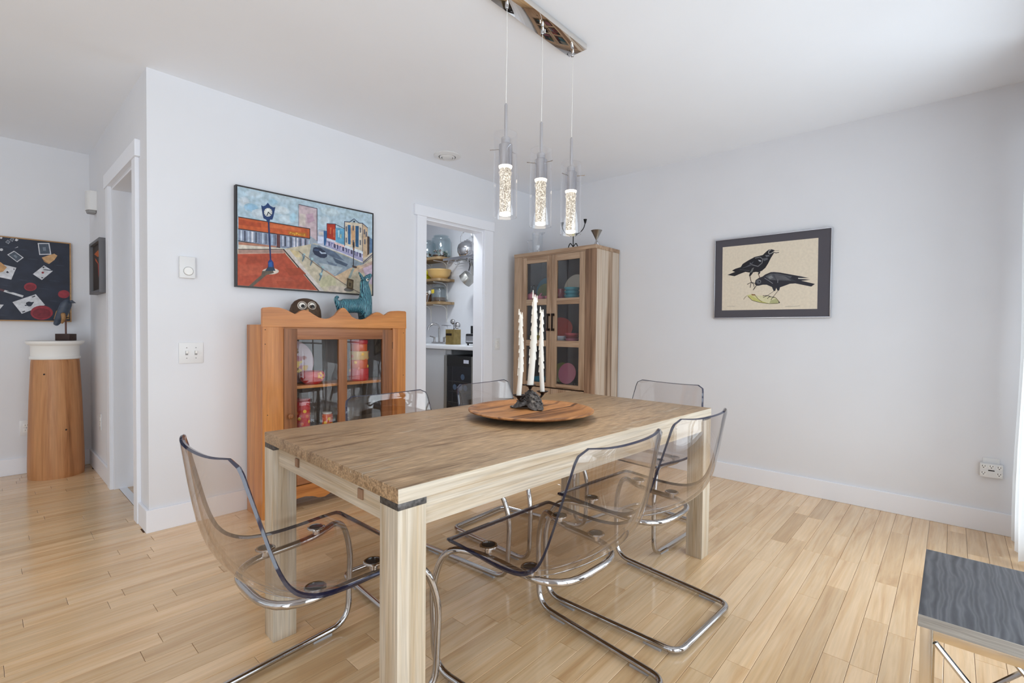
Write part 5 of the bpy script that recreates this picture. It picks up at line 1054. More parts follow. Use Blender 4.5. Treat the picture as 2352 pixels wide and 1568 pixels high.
# ================================================================== wall and ceiling fittings
t = thing('thermostat', 'white dial thermostat on the wall above the double switch', 'thermostat', (.807, YA, 1.415))
obj('cover', B((-.0385, -.024, 0), (.0385, -.0005, .122), .004), 'white_plastic', t)
obj('dial', L_([(.023, 0), (.023, .003), (.021, .006), (0, .0065)], 28, (.004, -.024, .04), (0, -1, 0)), 'white_satin', t)
obj('dial_groove', L_([(.0235, 0), (.0252, 0), (.0252, .0008), (.0235, .0008)], 28, (.004, -.0241, .04), (0, -1, 0), False), 'grey_plastic', t)
def plate(name, lab, cat, loc, rz, w, h, gang, kind, group=None):
    t = thing(name, lab, cat, loc, rz, group)
    obj('cover_plate', B((-w / 2, -.006, -h / 2), (w / 2, -.0004, h / 2), .0025), 'white_plastic', t)
    for g in range(gang):
        gx = (g - (gang - 1) / 2) * .046
        if kind == 'switch':
            obj('toggle', B((gx - .005, -.014, -.003), (gx + .005, -.006, .012), .001), 'white_satin', t); obj('toggle_slot', B((gx - .0065, -.0066, -.0125), (gx + .0065, -.006, .0125)), 'grey_plastic', t)
        elif kind == 'outlet':
            for s in (-1, 1):
                f = obj('socket_face', B((gx - .017, -.0082, s * .0195 - .0145), (gx + .017, -.006, s * .0195 + .0145), .001), 'white_satin', t)
                for u in (-.0065, .0065): obj('slot', B((gx + u - .001, -.0086, s * .0195 - .003), (gx + u + .001, -.0081, s * .0195 + .006)), 'slot_dark', f)
        for s in (-1, 1): obj('plate_screw', L_([(.003, 0), (.003, .001), (0, .001)], 10, (gx, -.006, s * (.03 if kind == 'switch' else 0) + (0 if kind == 'switch' else s * .0)), (0, -1, 0)), 'grey_plastic', t) if kind == 'switch' or s > 0 else None
plate('light_switch', 'white double toggle light switch plate below the thermostat', 'switch', (.828, YA, .987), 0, .122, .12, 2, 'switch')
plate('wall_outlet', 'white wall outlet between the pantry doorway and the tall cabinet', 'outlet', (3.372, YA, 1.005), 0, .072, .115, 1, 'outlet', 'wall outlets')
plate('wall_outlet', 'low white wall outlet on the hall wall beside the doorway casing', 'outlet', (XC, 4.80, .41), -PI / 2, .072, .125, 1, 'outlet', 'wall outlets')
plate('wall_outlet', 'low white wall outlet behind the wooden column pedestal', 'outlet', (.243, YE, .35), 0, .072, .118, 1, 'outlet', 'wall outlets')
t = thing('outlet_adapter', 'white six-way plug-in outlet adapter low on the bare right wall', 'outlet', (XB, -.178, .366), -PI / 2)
obj('cover_plate', B((-.036, -.006, -.03), (.036, -.0004, .062), .002), 'white_plastic', t)
bd = obj('adapter_body', B((-.048, -.036, -.044), (.048, -.006, .034), .006), 'white_plastic', t)
for u, v in ((-.032, .016), (0, .018), (.032, .016), (-.032, -.022), (.032, -.022)):
    so = obj('socket_face', L_([(.0125, 0), (.0125, .0008), (0, .0008)], 18, (u, -.036, v), (0, -1, 0)), 'white_satin', bd)
    for dx, dz, ww, hh in ((-.0055, .004, .0012, .0045), (.0055, .004, .0012, .0036), (0, -.005, .0024, .0022)): obj('slot', B((u + dx - ww, -.0376, v + dz - hh), (u + dx + ww, -.0366, v + dz + hh)), 'slot_dark', so)
obj('usb_slot', B((-.013, -.0366, -.006), (.013, -.0359, .0005)), 'slot_dark', bd)
t = thing('ceiling_vent', 'round white ceiling air vent near the pantry doorway', 'vent', (2.558, 3.05, HC))
obj('outer_ring', L_([(.108, -.0005), (.108, -.005), (.10, -.009), (.072, -.016), (.068, -.012), (.068, -.0005)], 48, (0, 0, 0), None, False), 'white_plastic', t)
obj('middle_ring', L_([(.058, -.008), (.062, -.012), (.058, -.018), (.050, -.022), (.047, -.016), (.047, -.010)], 44, (0, 0, 0), None, False), 'white_plastic', t)
obj('centre_disc', L_([(0, -.010), (.040, -.012), (.042, -.018), (.036, -.024), (0, -.027)], 40), 'white_plastic', t)
obj('duct_dark', L_([(0, -.0008), (.068, -.0008)], 40, (0, 0, 0), None, False), 'slot_dark', t)
t = thing('alarm_sounder', 'white rounded alarm box high on the hall corner wall', 'alarm', (XC, 4.97, 2.03))
obj('housing', P_([(p.x, p.y) for p in fillet([(-.0005, -.07, 0), (-.05, -.062, 0), (-.066, 0, 0), (-.05, .062, 0), (-.0005, .07, 0)], .035, 5)], 'Z', 0, .145), 'white_plastic', t)
obj('sensor_window', P_([(-.004, -.05), (-.045, -.045), (-.056, 0), (-.045, .045), (-.004, .05)], 'Z', -.018, -.0003), 'grey_plastic', t)
# ================================================================== column pedestal and bird
t = thing('column_pedestal', 'tapered bare wood column pedestal with a white moulded capital', 'pedestal', (.395, 5.055, 0))
obj('shaft', L_([(.160, 0), (.162, .03), (.162, .12), (.158, .30), (.150, .58), (.138, .86), (.135, .885)], 56), 'column_wood', t)
obj('capital', L_([(.135, .8852), (.143, .888), (.146, .897), (.143, .905), (.139, .909), (.139, .985), (.144, .992), (.150, .994), (.160, 1.000), (.166, 1.012), (.166, 1.022), (.160, 1.025), (0, 1.025)], 56), 'white_satin', t)
for a, z in ((-2.1, .78), (-1.3, .36)):
    rr = .1438 if z > .6 else .1577 if z > .25 else .1612
    kn = obj('wood_knot', L_([(.006, 0), (.005, .001), (0, .0012)], 10, (rr * math.cos(a), rr * math.sin(a), z), (math.cos(a), math.sin(a), .06)), 'slot_dark', t)
bx, by = .452, 5.03
t = thing('bird_sculpture', 'slate blue bird carving on a rod with a dark wood block base', 'sculpture', (bx, by, 1.0255), math.radians(-42))
obj('block_base', B((-.05, -.035, 0), (.05, .035, .052), .002), 'dark_block', t)
obj('rod', T_([(0, 0, .052), (0, 0, .20)], .0058, 10), 'rod_rust', t)
obj('rod_pin', T_([(-.004, 0, .176), (.024, -.004, .176)], .003, 8), 'iron_black', t)
def skin(name, verts, edges, radii, mat, parent, sub=2, root=0):
    me = bpy.data.meshes.new(name); me.from_pydata(verts, edges, []); o = bpy.data.objects.new(name, me); COL.objects.link(o); o.parent = parent
    o.modifiers.new('skin', 'SKIN'); sv = me.skin_vertices[0].data
    for i, r in enumerate(radii): sv[i].radius = r if isinstance(r, tuple) else (r, r)
    sv[root].use_root = True; s = o.modifiers.new('sub', 'SUBSURF'); s.levels = s.render_levels = sub; me.materials.append(MATS[mat]); o.modifiers['skin'].use_smooth_shade = True
    return o
chain = lambda n: [(i, i + 1) for i in range(n - 1)]
bod = [(-.075, .0, .115), (-.05, 0, .155), (-.025, 0, .20), (-.008, 0, .245), (.004, 0, .278), (.016, 0, .296), (.034, 0, .302)]
skin('bird_body', bod, chain(7), [(.014, .014), (.032, .026), (.042, .034), (.042, .034), (.042, .034), (.036, .028), (.016, .016)], 'bird_slate', t)
obj('beak', L_([(.013, 0), (.007, .018), (0, .036)], 10, (.040, 0, .298), (1, 0, -.3)), 'bird_slate', t)
skin('belly', [(.000, -.026, .215), (.004, -.024, .165), (-.02, -.012, .13)], chain(3), [.016, .015, .007], 'bird_belly', t)
# ================================================================== figures on the cupboard
t = thing('owl_figure', 'dark brown rounded owl figure with big white ring eyes on the cupboard top', 'figurine', (1.43, 3.115, CZ + .0005), math.radians(-12))
obj('owl_body', L_([(.0, 0), (.086, 0), (.094, .03), (.098, .07), (.094, .11), (.084, .142), (.066, .166), (.042, .180), (.016, .186), (0, .187)], 36), 'owl_brown', t)
for s in (-1, 1):
    e = obj('eye', L_([(.027, -.006), (.027, .004), (.024, .008), (.021, .006), (.012, .004), (0, .004)], 26, (s * .029 - .008, -.079, .136), (s * .12, -1, .20)), 'eye_white', t)
    obj('eye_groove', L_([(.0205, .0066), (.0225, .0078), (.0185, .0062)], 26, (s * .029 - .008, -.0792, .136), (s * .12, -1, .20), False), 'owl_brown', e)
    obj('pupil', L_([(.0115, .003), (.011, .0075), (0, .009)], 20, (s * .029 - .008 + .004, -.080, .131), (s * .12, -1, .20)), 'eye_black', e)
obj('beak', L_([(.009, 0), (.005, .012), (0, .018)], 10, (-.008, -.092, .106), (0, -1, -.5)), 'beak_tan', t)
t = thing('blue_animal_figure', 'blue-green glazed ceramic animal figure with long neck on the cupboard top', 'figurine', (1.775, 3.11, CZ + .0005), 0)
V = [(-.09, 0, .15), (-.03, 0, .155), (.04, 0, .155), (.085, 0, .16),        # trunk 0-3
     (.095, 0, .215), (.085, 0, .275), (.072, 0, .325), (.10, 0, .355), (.135, 0, .388),   # neck, head, snout 4-8
     (-.125, 0, .165), (-.142, 0, .195), (-.128, 0, .215), (-.115, 0, .20),   # tail 9-12
     (.085, -.035, .085), (.088, -.037, .012), (.085, .035, .085), (.088, .037, .012), (-.085, -.035, .085), (-.09, -.037, .012), (-.085, .035, .085), (-.09, .037, .012)]
E_ = [(0, 1), (1, 2), (2, 3), (3, 4), (4, 5), (5, 6), (6, 7), (7, 8), (0, 9), (9, 10), (10, 11), (11, 12), (3, 13), (13, 14), (3, 15), (15, 16), (0, 17), (17, 18), (0, 19), (19, 20)]
skin('animal_body', V, E_, [.050, .052, .055, .058, .046, .038, .034, .026, .012, .020, .016, .013, .008] + [.032, .03] * 4, 'blue_glaze', t, 2, 1)
skin('ear', [(.062, -.012, .335), (.045, -.014, .365), (.025, -.014, .392)], chain(3), [(.018, .012), (.015, .010), (.005, .004)], 'blue_glaze', t)
obj('eye', L_([(.011, 0), (.010, .004), (0, .006)], 14, (.082, -.034, .340), (0, -1, .1)), 'eye_white', t)
obj('pupil', L_([(.006, .0035), (.005, .0065), (0, .008)], 12, (.083, -.036, .341), (0, -1, .1)), 'eye_black', t)
# ================================================================== dishes
def ldish(name, label, cat, loc, prof, mat, group=None, rx=0, rz=0, seg=36):
    o = obj(name, L_(prof, seg), mat, None, True, loc, (rx, 0, rz)); return tag(o, label, cat, group)
def plate_prof(r): return [(0, 0), (r * .6, 0), (r * .66, .004), (r, .016), (r, .020), (r * .66, .008), (0, .006)]
def bowl_prof(r, h): return [(0, 0), (r * .5, 0), (r * .55, .006), (r * .8, h * .35), (r * .95, h * .75), (r, h), (r * .96, h), (r * .9, h * .75), (r * .74, h * .38), (r * .45, .012), (0, .010)]
def mug(label, loc, r, h, mat, group, rz=0):
    t = thing('mug', label, 'mug', loc, rz, group)
    obj('cup', L_([(0, 0), (r * .9, 0), (r, .006), (r, h), (r * .92, h), (r * .9, .01), (0, .008)], 26), mat, t)
    obj('handle', T_(fillet([(r * .95, 0, h * .8), (r * 1.55, 0, h * .78), (r * 1.55, 0, h * .28), (r * .95, 0, h * .22)], .02), .005, 8), mat, t)
GP = 'dishes in the tall cabinet'
def standing_plate(label, y, zb, r, mat, x=3.80, name='plate', tilt=-78):
    # rests on its rim, leaning back against the cabinet back; face towards -X
    o = obj(name, L_(plate_prof(r), 40), mat, None, True, (x, y, zb + r * math.sin(math.radians(-tilt)) + .0035), (0, math.radians(tilt), 0)); return tag(o, label, 'plate', GP)
S1, S2, S3 = 1.4232, 1.0362, .6342
standing_plate('large turquoise plate standing on the top shelf behind the left glass door', 3.003, S1, .122, 'ceramic_blue', 3.82)
standing_plate('small olive green plate standing in front of the turquoise plate', 2.985, S1, .088, 'ceramic_olive', 3.768)
standing_plate('cream plate standing on the top shelf behind the turquoise bowls', 2.655, S1, .125, 'ceramic_cream', 3.82)
t = thing('teapot', 'pink teapot and lid on the top shelf behind the left glass door', 'teapot', (3.61, 3.025, S1), .9, GP)
obj('pot', L_([(0, 0), (.034, 0), (.05, .02), (.053, .042), (.044, .065), (.025, .076), (0, .078)], 28), 'ceramic_pink', t)
obj('spout', T_([(0, -.045, .03), (0, -.075, .05), (0, -.095, .078)], [.012, .010, .007], 10), 'ceramic_pink', t); obj('lid_knob', L_([(.006, .076), (.011, .086), (0, .092)], 14), 'ceramic_pink', t)
obj('handle', T_(fillet([(0, .045, .06), (0, .085, .055), (0, .08, .02), (0, .047, .025)], .02), .005, 8), 'ceramic_pink', t)
ldish('bowl', 'small pink bowl beside the pink teapot', 'bowl', (3.60, 2.915, S1), bowl_prof(.045, .042), 'ceramic_pink', GP)
ldish('bowl', 'tiny pink dish at the edge of the left glass door', 'bowl', (3.60, 2.815, S1), bowl_prof(.038, .04), 'ceramic_pink', GP)
for dy in (0, .038):
    t = thing('pepper_mill', 'slim black pepper mill beside the turquoise plate, %s of the pair' % ('inner' if dy == 0 else 'outer'), 'mill', (3.70, 3.078 + dy, S1), 0, GP)
    obj('body', L_([(.015, 0), (.015, .012), (.010, .02), (.010, .11), (.013, .12), (.013, .15), (0, .155)], 16), 'black_plastic', t); obj('cap', L_([(.006, .155), (.009, .163), (0, .172)], 14), 'chrome', t)
mug('dark red mug on the top shelf behind the right glass door', (3.66, 2.725, S1), .044, .105, 'ceramic_red', GP, 1.7)
for k in range(3): ldish('bowl', ['bottom', 'middle', 'top'][k] + ' turquoise bowl of the stack beside the dark red mug', 'bowl', (3.64, 2.575, S1 + k * .0335), bowl_prof(.073, .042), 'ceramic_turq', GP)
op = standing_plate('large orange oval platter standing on the middle shelf', 2.825, S2, .115, 'ceramic_orange', 3.80, 'platter'); op.scale = (1, 1.38, 1)
ldish('bowl', 'yellow bowl on the middle shelf behind the left glass door', 'bowl', (3.66, 3.02, S2), bowl_prof(.06, .055), 'ceramic_yellow', GP)
ldish('bowl', 'small olive bowl resting in the yellow bowl on the middle shelf', 'bowl', (3.66, 3.02, S2 + .0345), bowl_prof(.05, .05), 'ceramic_olive', GP)
ldish('bowl', 'white oval bowl in front of the orange platter', 'bowl', (3.63, 2.715, S2), bowl_prof(.088, .055), 'ceramic_white', GP)
for k in range(3): ldish('bowl', ['lowest pink', 'middle coral', 'topmost pink'][k] + ' bowl in the stack beside the white bowl', 'bowl', (3.64, 2.568, S2 + k * .024), bowl_prof(.068, .034), ['ceramic_rose', 'ceramic_red', 'ceramic_coral'][k], GP)
standing_plate('glossy pink plate standing in a wire stand on the lowest glazed shelf', 2.632, S3 + .008, .098, 'ceramic_rose', 3.675)
standing_plate('olive green plate standing behind the pink plate', 2.79, S3, .098, 'ceramic_olive', 3.80)
t = thing('plate_stand', 'clear wire plate stand under the pink plate', 'stand', (3.66, 2.632, S3), 0, GP)
for s in (-1, 1): obj('wire', T_(fillet([(-.035, s * .045, .022), (-.035, s * .045, .003), (.055, s * .045, .003), (.065, s * .04, .09)], .008), .003, 7), 'chrome_soft', t)
obj('cross_wire', T_([(.055, -.045, .003), (.055, .045, .003)], .003, 7), 'chrome_soft', t)
ldish('bowl', 'bright turquoise bowl on the lowest glazed shelf behind the left glass door', 'bowl', (3.64, 2.94, S3), bowl_prof(.07, .06), 'ceramic_blue', GP)
# on top of the tall cabinet
t = thing('glass_pitcher', 'clear glass pitcher with a handle on top of the tall cabinet', 'pitcher', (3.68, 3.02, TZt + .0005), 0)
obj('jug', L_([(0, 0), (.044, 0), (.048, .006), (.052, .10), (.056, .215), (.053, .215), (.049, .10), (.045, .012), (0, .012)], 32), 'pitcher_glass', t)
obj('handle', T_(fillet([(-.02, .05, .15), (-.03, .105, .155), (-.025, .09, .07), (-.015, .047, .02)], .03), .006, 9), 'pitcher_glass', t)
obj('spout', P_([(-.052, .195), (-.085, .215), (-.052, .216)], 'X', -.015, .015), 'pitcher_glass', t)
t = thing('iron_candle_stand', 'black wrought iron candle stand with scrolls on top of the tall cabinet', 'candle stand', (3.67, 2.59, TZt + .0005), .1)
obj('post', T_([(0, 0, .03), (0, 0, .15)], .0045, 8), 'iron_black', t); obj('finial', L_([(0, .022), (.008, .032), (.005, .042)], 12), 'iron_black', t)
for k in range(3):
    a = PI / 2 + k * 2 * PI / 3; d = Vector((math.cos(a), math.sin(a), 0)); obj('foot', T_(fillet([Vector((0, 0, .04)) + d * .004, Vector((0, 0, .075)) + d * .03, Vector((0, 0, .05)) + d * .045, Vector((0, 0, .004)) + d * .06], .02), .0042, 8), 'iron_black', t)
for s in (-1, 1):
    pts = [(0, s * (.028 + (.019 - .0018 * i) * math.cos(-PI + i * .55)), .148 + (.019 - .0018 * i) * math.sin(-PI + i * .55)) for i in range(9)]
    obj('scroll', T_(pts, .003, 7), 'iron_black', t)
    obj('branch', T_(fillet([(0, 0, .145), (0, s * .06, .15), (0, s * .105, .19), (0, s * .12, .235)], .04), .004, 8), 'iron_black', t)
    obj('candle_socket', L_([(.004, .232), (.008, .24), (.016, .272), (.013, .272), (.007, .245)], 14, (0, s * .12, 0), None, False), 'iron_black', t)
obj('leaf_knot', L_([(0, .13), (.013, .14), (.016, .15), (.010, .163), (0, .168)], 14), 'ceramic_green', t)
t = thing('hourglass_vase', 'small silver hourglass-shaped vase at the corner of the tall cabinet top', 'vase', (3.66, 2.335, TZt + .0005))
obj('cone', L_([(.005, .062), (.010, .075), (.047, .148), (.0495, .150), (.046, .150), (.008, .078)], 28, (0, 0, 0), None, False), 'steel_brushed', t)
for k in range(7):
    a = k * 2 * PI / 7; obj('wire_leg', T_([(.004 * math.cos(a), .004 * math.sin(a), .066), (.034 * math.cos(a + .7), .034 * math.sin(a + .7), .002)], .0022, 6), 'chrome_soft', t)
# inside the pine cupboard
GC = 'enamelware in the pine cupboard'
Z1, Z2 = .7752, .4552
t = thing('red_bowl', 'red enamel bowl with a yellow flower on the cupboard shelf', 'bowl', (1.462, 3.088, Z1), 0, GC)
obj('bowl_body', L_([(0, 0), (.045, 0), (.070, .022), (.081, .05), (.079, .068), (.067, .082), (.063, .080), (.074, .06), (.062, .02), (0, .01)], 40), 'enamel_red', t)
bm = bmesh.new(); n = 20
pts = [((.024 + .006 * math.cos(5 * q)) * math.cos(q), (.024 + .006 * math.cos(5 * q)) * math.sin(q)) for q in [2 * PI * i / n for i in range(n)]]
def onbowl(u, v, lift):
    z = .058 + v; r = (.0812 if z < .05 else .0812 - (z - .05) * .11 if z < .068 else .0792 - (z - .068) * .86) + .002 + lift; a = -PI / 2 + .25 + u / .09; return (r * math.cos(a), r * math.sin(a), z)
bm.faces.new([bm.verts.new(onbowl(u, v * .85, 0)) for u, v in pts]); obj('flower', bm, 'enamel_yellow', t)
bm = bmesh.new(); bm.faces.new([bm.verts.new(onbowl(.011 * math.cos(2 * PI * i / 12), .008 * math.sin(2 * PI * i / 12), .0015)) for i in range(12)]); obj('flower_centre', bm, 'ceramic_pink', t)
def stack_can(name, label, loc, bands, group, deco=True):
    t = thing(name, label, 'canister', loc, 0, group); z = 0
    for i, (r, h, m) in enumerate(bands):
        obj('body_band' if i else 'body', L_([(0, z + .0003), (r * .96, z + .0003), (r, z + .004), (r, z + h - .004), (r * .97, z + h), (0, z + h)], 30), m, t); z += h
    if deco:
        for k in range(9):
            a = -PI + k * .36; zz = z * (.25 + .5 * ((k * 37) % 10) / 10); r = bands[0][0] * 1.0
            obj('painted_spot', L_([(.011, 0), (.009, .0012), (0, .0015)], 12, (r * math.cos(a), r * math.sin(a), zz), (math.cos(a), math.sin(a), 0)), ['enamel_yellow', 'enamel_orange'][k % 2], t)
    return t
stack_can('red_canister', 'tall red and orange enamel canister behind the right cupboard pane', (1.805, 3.10, Z1), [(.068, .085, 'enamel_red'), (.062, .06, 'enamel_orange'), (.066, .06, 'bowl_tan'), (.058, .05, 'enamel_orange'), (.062, .03, 'enamel_red')], GC)
stack_can('red_canister', 'slim red canister with orange spots on the lower cupboard shelf', (1.405, 3.10, Z2), [(.046, .21, 'enamel_red'), (.048, .02, 'ceramic_red')], GC)
stack_can('spice_jar', 'small orange jar with a white lid on the lower cupboard shelf', (1.573, 3.10, Z2), [(.034, .11, 'enamel_orange'), (.031, .012, 'cap_white')], GC)
o = obj('fruit_plate', L_(plate_prof(.14), 44), 'plate_mauve', None, True, (1.375, 3.196, Z1 + .1405), (math.radians(84), 0, 0)); tag(o, 'large fruit-patterned plate leaning at the back of the cupboard shelf', 'plate', GC)
bm = bmesh.new(); cl = bm.loops.layers.float_color.new('col'); rnd = random.Random(4)
for k in range(30):
    a, r0 = rnd.random() * 2 * PI, .03 + .085 * rnd.random(); cx, cy = r0 * math.cos(a), r0 * math.sin(a); s = rnd.uniform(.014, .03); z = .0085 + max(0, (r0 - .092) / .048 * .012) + .0012
    f = bm.faces.new([bm.verts.new((cx + s * math.cos(q), cy + s * .7 * math.sin(q), z + .0001 * k)) for q in [2 * PI * i / 10 for i in range(10)]])
    c = lin([(206, 160, 60), (150, 70, 60), (180, 120, 130), (220, 190, 110), (120, 96, 60)][k % 5])
    for l in f.loops: l[cl] = c
obj('fruit_pattern', bm, 'painted', o)
ldish('glass_dish', 'clear glass dish at the back of the lower cupboard shelf', 'dish', (1.75, 3.12, Z2), bowl_prof(.085, .12), 'jar_glass', GC)
# ================================================================== pantry
t = thing('pantry_counter', 'white quartz counter with a low backsplash in the pantry', 'counter', (3.6, 4.5, 0))
obj('slab', B((-.30, -1.1, .934), (XB - 3.6 - .002, 1.45, .974), .003), 'counter_white', t)
obj('backsplash', B((XB - 3.6 - .022, -1.1, .9742), (XB - 3.6 - .002, 1.45, 1.045), .002), 'counter_white', t)
t = thing('under_counter_panels', 'pale grey panels standing in for the shaded wall under the pantry counter', 'cabinet', (3.6, 4.5, 0))
obj('side_panel', B((-.285, -.535, 0), (.28, -.515, .9335), .001), 'panel_shade_grey', t); obj('door', B((-.285, -.5145, .1), (-.267, .2, .93), .002), 'panel_shade_grey', t); obj('door', B((-.285, .2035, .1), (-.267, .92, .93), .002), 'panel_shade_grey', t)  # added panels, their grey stands for shade on the wall under the counter
obj('plinth', B((-.24, -.5145, 0), (-.22, .92, .0995)), 'panel_shade_grey', t); obj('back_rail', B((-.262, -.6, .88), (-.246, -.5355, .933)), 'panel_shade_grey', t)
t = thing('wine_cooler', 'black glass-fronted wine cooler with steel door edges under the pantry counter', 'wine cooler', (3.6, 3.73, 0))
obj('cabinet_body', B((-.265, -.235, .03), (.28, .225, .872), .002), 'black_plastic', t)
dd = obj('door', B((-.30, -.19, .05), (-.2655, .185, .872), .002), 'cooler_glass', t)
obj('door_edge', B((-.304, -.235, .05), (-.2655, -.1905, .872), .002), 'steel_brushed', dd); obj('door_edge', B((-.304, .1855, .05), (-.2655, .23, .872), .002), 'steel_brushed', dd)
obj('control_band', B((-.3015, -.189, .765), (-.3001, .184, .868)), 'black_plastic', dd)
obj('display', B((-.3032, -.15, .80), (-.3016, -.075, .835)), 'display_grey', dd)
for yy, zz in ((-.06, .66), (.06, .55), (-.03, .55), (-.1, .55)): obj('bottle_end', L_([(.03, 0), (.03, .0008), (.012, .0016), (0, .0016)], 18, (-.3001, yy, zz), (-1, 0, 0)), 'bottle_end', dd)
for zz in (.605, .50, .39): obj('rack_line', B((-.3012, -.17, zz), (-.3001, .16, zz + .004)), 'frame_grey_in', dd)
for s in (-.2, .2): obj('foot', L_([(.018, 0), (.018, .03), (0, .03)], 14, (-.2, s, 0)), 'black_plastic', t)
t = thing('faucet', 'chrome gooseneck faucet with two lever handles on the pantry counter', 'faucet', (3.72, 4.56, .9742))
obj('base_plate', B((-.03, -.11, 0), (.03, .11, .02), .006), 'chrome', t)
obj('spout', T_(fillet([(0, 0, .02), (0, 0, .19), (-.02, .0, .225), (-.075, .03, .235), (-.12, .05, .2), (-.125, .052, .16)], .05), .012, 12), 'chrome', t)
for s in (-1, 1):
    obj('handle_post', L_([(.016, .02), (.013, .05), (.015, .075), (0, .08)], 16, (0, s * .09, 0)), 'chrome', t); obj('lever', T_([(0, s * .09, .07), (-.02, s * .155, .085)], [.008, .006], 8), 'chrome', t)
t = thing('utensil_box', 'square brass utensil holder on the pantry counter', 'holder', (3.62, 4.19, .9742), .12)
bm = bmesh.new(); a = .06
for lo, hi in (((-a, -a, 0), (a, a, .004)), ((-a, -a, .004), (-a + .003, a, .17)), ((a - .003, -a, .004), (a, a, .17)), ((-a + .003, -a, .004), (a - .003, -a + .003, .17)), ((-a + .003, a - .003, .004), (a - .003, a, .17))): box(bm, lo, hi)
obj('box_shell', bm, 'brass_box', t); obj('label_plate', B((-a - .0015, -.03, .10), (-a - .0001, .055, .125)), 'bronze_dark', t)
GU = 'utensils in the brass holder'
def ladle(label, dx, dy, mid, tip, r):
    base = Vector((3.62 + dx, 4.19 + dy, .982)); t = thing('ladle', label, 'utensil', base, 0, GU); tip = Vector(tip)
    obj('shaft', T_([(0, 0, 0), mid, tip], .004, 8), 'chrome', t)
    bm = bmesh.new(); ball(bm, tip + Vector((-.01, 0, r * .4)), r, 3, (.75, 1, .9)); obj('scoop', bm, 'chrome', t)
ladle('chrome ladle tilted out of the brass holder towards the toaster', 0, .02, (-.01, -.045, .172), (-.015, -.118, .19), .042)
ladle('upright chrome ladle in the brass holder', .02, .015, (0, 0, .12), (-.005, 0, .235), .034)
t = thing('whisk_strainer', 'flat grey strainer with a long handle in the brass holder', 'utensil', (3.585, 4.20, .982), 0, GU)
obj('shaft', T_([(0, 0, 0), (-.01, .03, .16), (-.01, .045, .2)], .0035, 7), 'chrome_soft', t); obj('strainer_head', B((-.04, .0, .20), (.012, .11, .212), .004), 'chrome_soft', t)
t = thing('toaster', 'small black toaster at the near end of the pantry counter', 'toaster', (3.60, 3.80, .9742))
obj('body', B((-.08, -.11, .018), (.08, .075, .125), .012), 'black_plastic', t); obj('chrome_panel', B((-.0825, -.09, .035), (-.0801, .06, .10), .001), 'chrome_soft', t); obj('lever', B((-.02, .045, .126), (.02, .06, .21), .003), 'black_plastic', t)
for sx in (-.06, .06):
    for sy in (-.085, .055): obj('foot', L_([(.01, 0), (.01, .018), (0, .018)], 10, (sx, sy, 0)), 'black_plastic', t)
# shelves
SH = [2.008, 1.752, 1.476]
for k, z in enumerate(SH):
    t = thing('wall_shelf', ['top', 'middle', 'lowest'][k] + ' wooden pantry shelf on white brackets', 'shelf', (3.78, 5.0, z), 0, 'pantry wall shelves')
    pts = [(p.x, p.y) for p in fillet([(-.125, .6, 0), (-.125, -.50, 0), (XB - 3.78 - .006, -.50, 0), (XB - 3.78 - .006, .6, 0)], [.01, .05, .004, .01], 5, True)]
    obj('board', P_(pts, 'Z', -.03, 0), 'shelf_wood', t)
    for yy in (-.36, -.05, .35):
        obj('bracket', T_(fillet([(-.09, yy, -.036), (.06, yy, -.038), (.112, yy, -.075), (.116, yy, -.2)], .05), .006, 8), 'white_satin', t)
        obj('wall_standard', B((.118, yy - .011, -.24), (XB - 3.78 - .001, yy + .011, -.031)), 'white_satin', t)
GJ = 'jars and containers on the pantry shelves'
def jar(label, loc, r, h, lid, fill, n):
    t = thing('storage_jar', label, 'jar', loc, 0, GJ)
    obj('glass_body', L_([(0, .001), (r * .85, .001), (r, .02), (r, h * .72), (r * .93, h * .84), (r * .70, h * .9), (r * .70, h * .93), (r * .67, h * .93), (r * .67, h * .89), (r * .90, h * .83), (r * .97, h * .72), (r * .97, .022), (r * .82, .006), (0, .006)], 36), 'jar_glass', t)
    obj('lid', L_([(0, h * .931), (r * .78, h * .931), (r * .80, h * .95), (r * .7, h * .975), (r * .1, h * .985), (r * .12, h * 1.02), (0, h * 1.04)], 32), lid, t)
    bm = [bmesh.new() for _ in range(3)]; rnd = random.Random(int(r * 1e4) + n)
    for q in range(n):
        a = rnd.random() * 2 * PI; rr = r * .75 * math.sqrt(rnd.random()); z = .018 + fill * rnd.random() * (1 - .4 * rr / r)
        lathe(bm[q % 3], [(0, -.003), (.014, -.003), (.014, .003), (0, .003)], 10, (rr * math.cos(a), rr * math.sin(a), z), (rnd.uniform(-1, 1), rnd.uniform(-1, 1), rnd.uniform(-1, 1)))
    for b, m in zip(bm, ('cap_white', 'cap_brown', 'cap_green')): o = obj('bottle_cap', b, m, t); o['kind'] = 'stuff'
jar('large round glass jar part filled with bottle caps on the top pantry shelf', (3.775, 4.605, SH[0]), .118, .275, 'jar_glass', .09, 60)
jar('glass jar of bottle caps partly hidden by the doorway casing, top pantry shelf', (3.775, 4.875, SH[0]), .110, .245, 'jar_glass', .07, 50)
t = thing('yellow_container', 'lower bright yellow container on the middle pantry shelf', 'container', (3.75, 4.86, SH[1]), 0, GJ); obj('tub', B((-.05, -.065, 0), (.05, .065, .055), .01), 'yellow_bright', t); obj('lid', B((-.053, -.068, .0552), (.053, .068, .066), .004), 'ceramic_yellow', t)
t = thing('yellow_container', 'upper bright yellow container stacked on the middle pantry shelf', 'container', (3.75, 4.872, SH[1] + .0665), 0, GJ); obj('tub', B((-.045, -.06, 0), (.045, .06, .05), .01), 'yellow_bright', t); obj('lid', B((-.047, -.062, .0502), (.047, .062, .06), .004), 'ceramic_yellow', t)
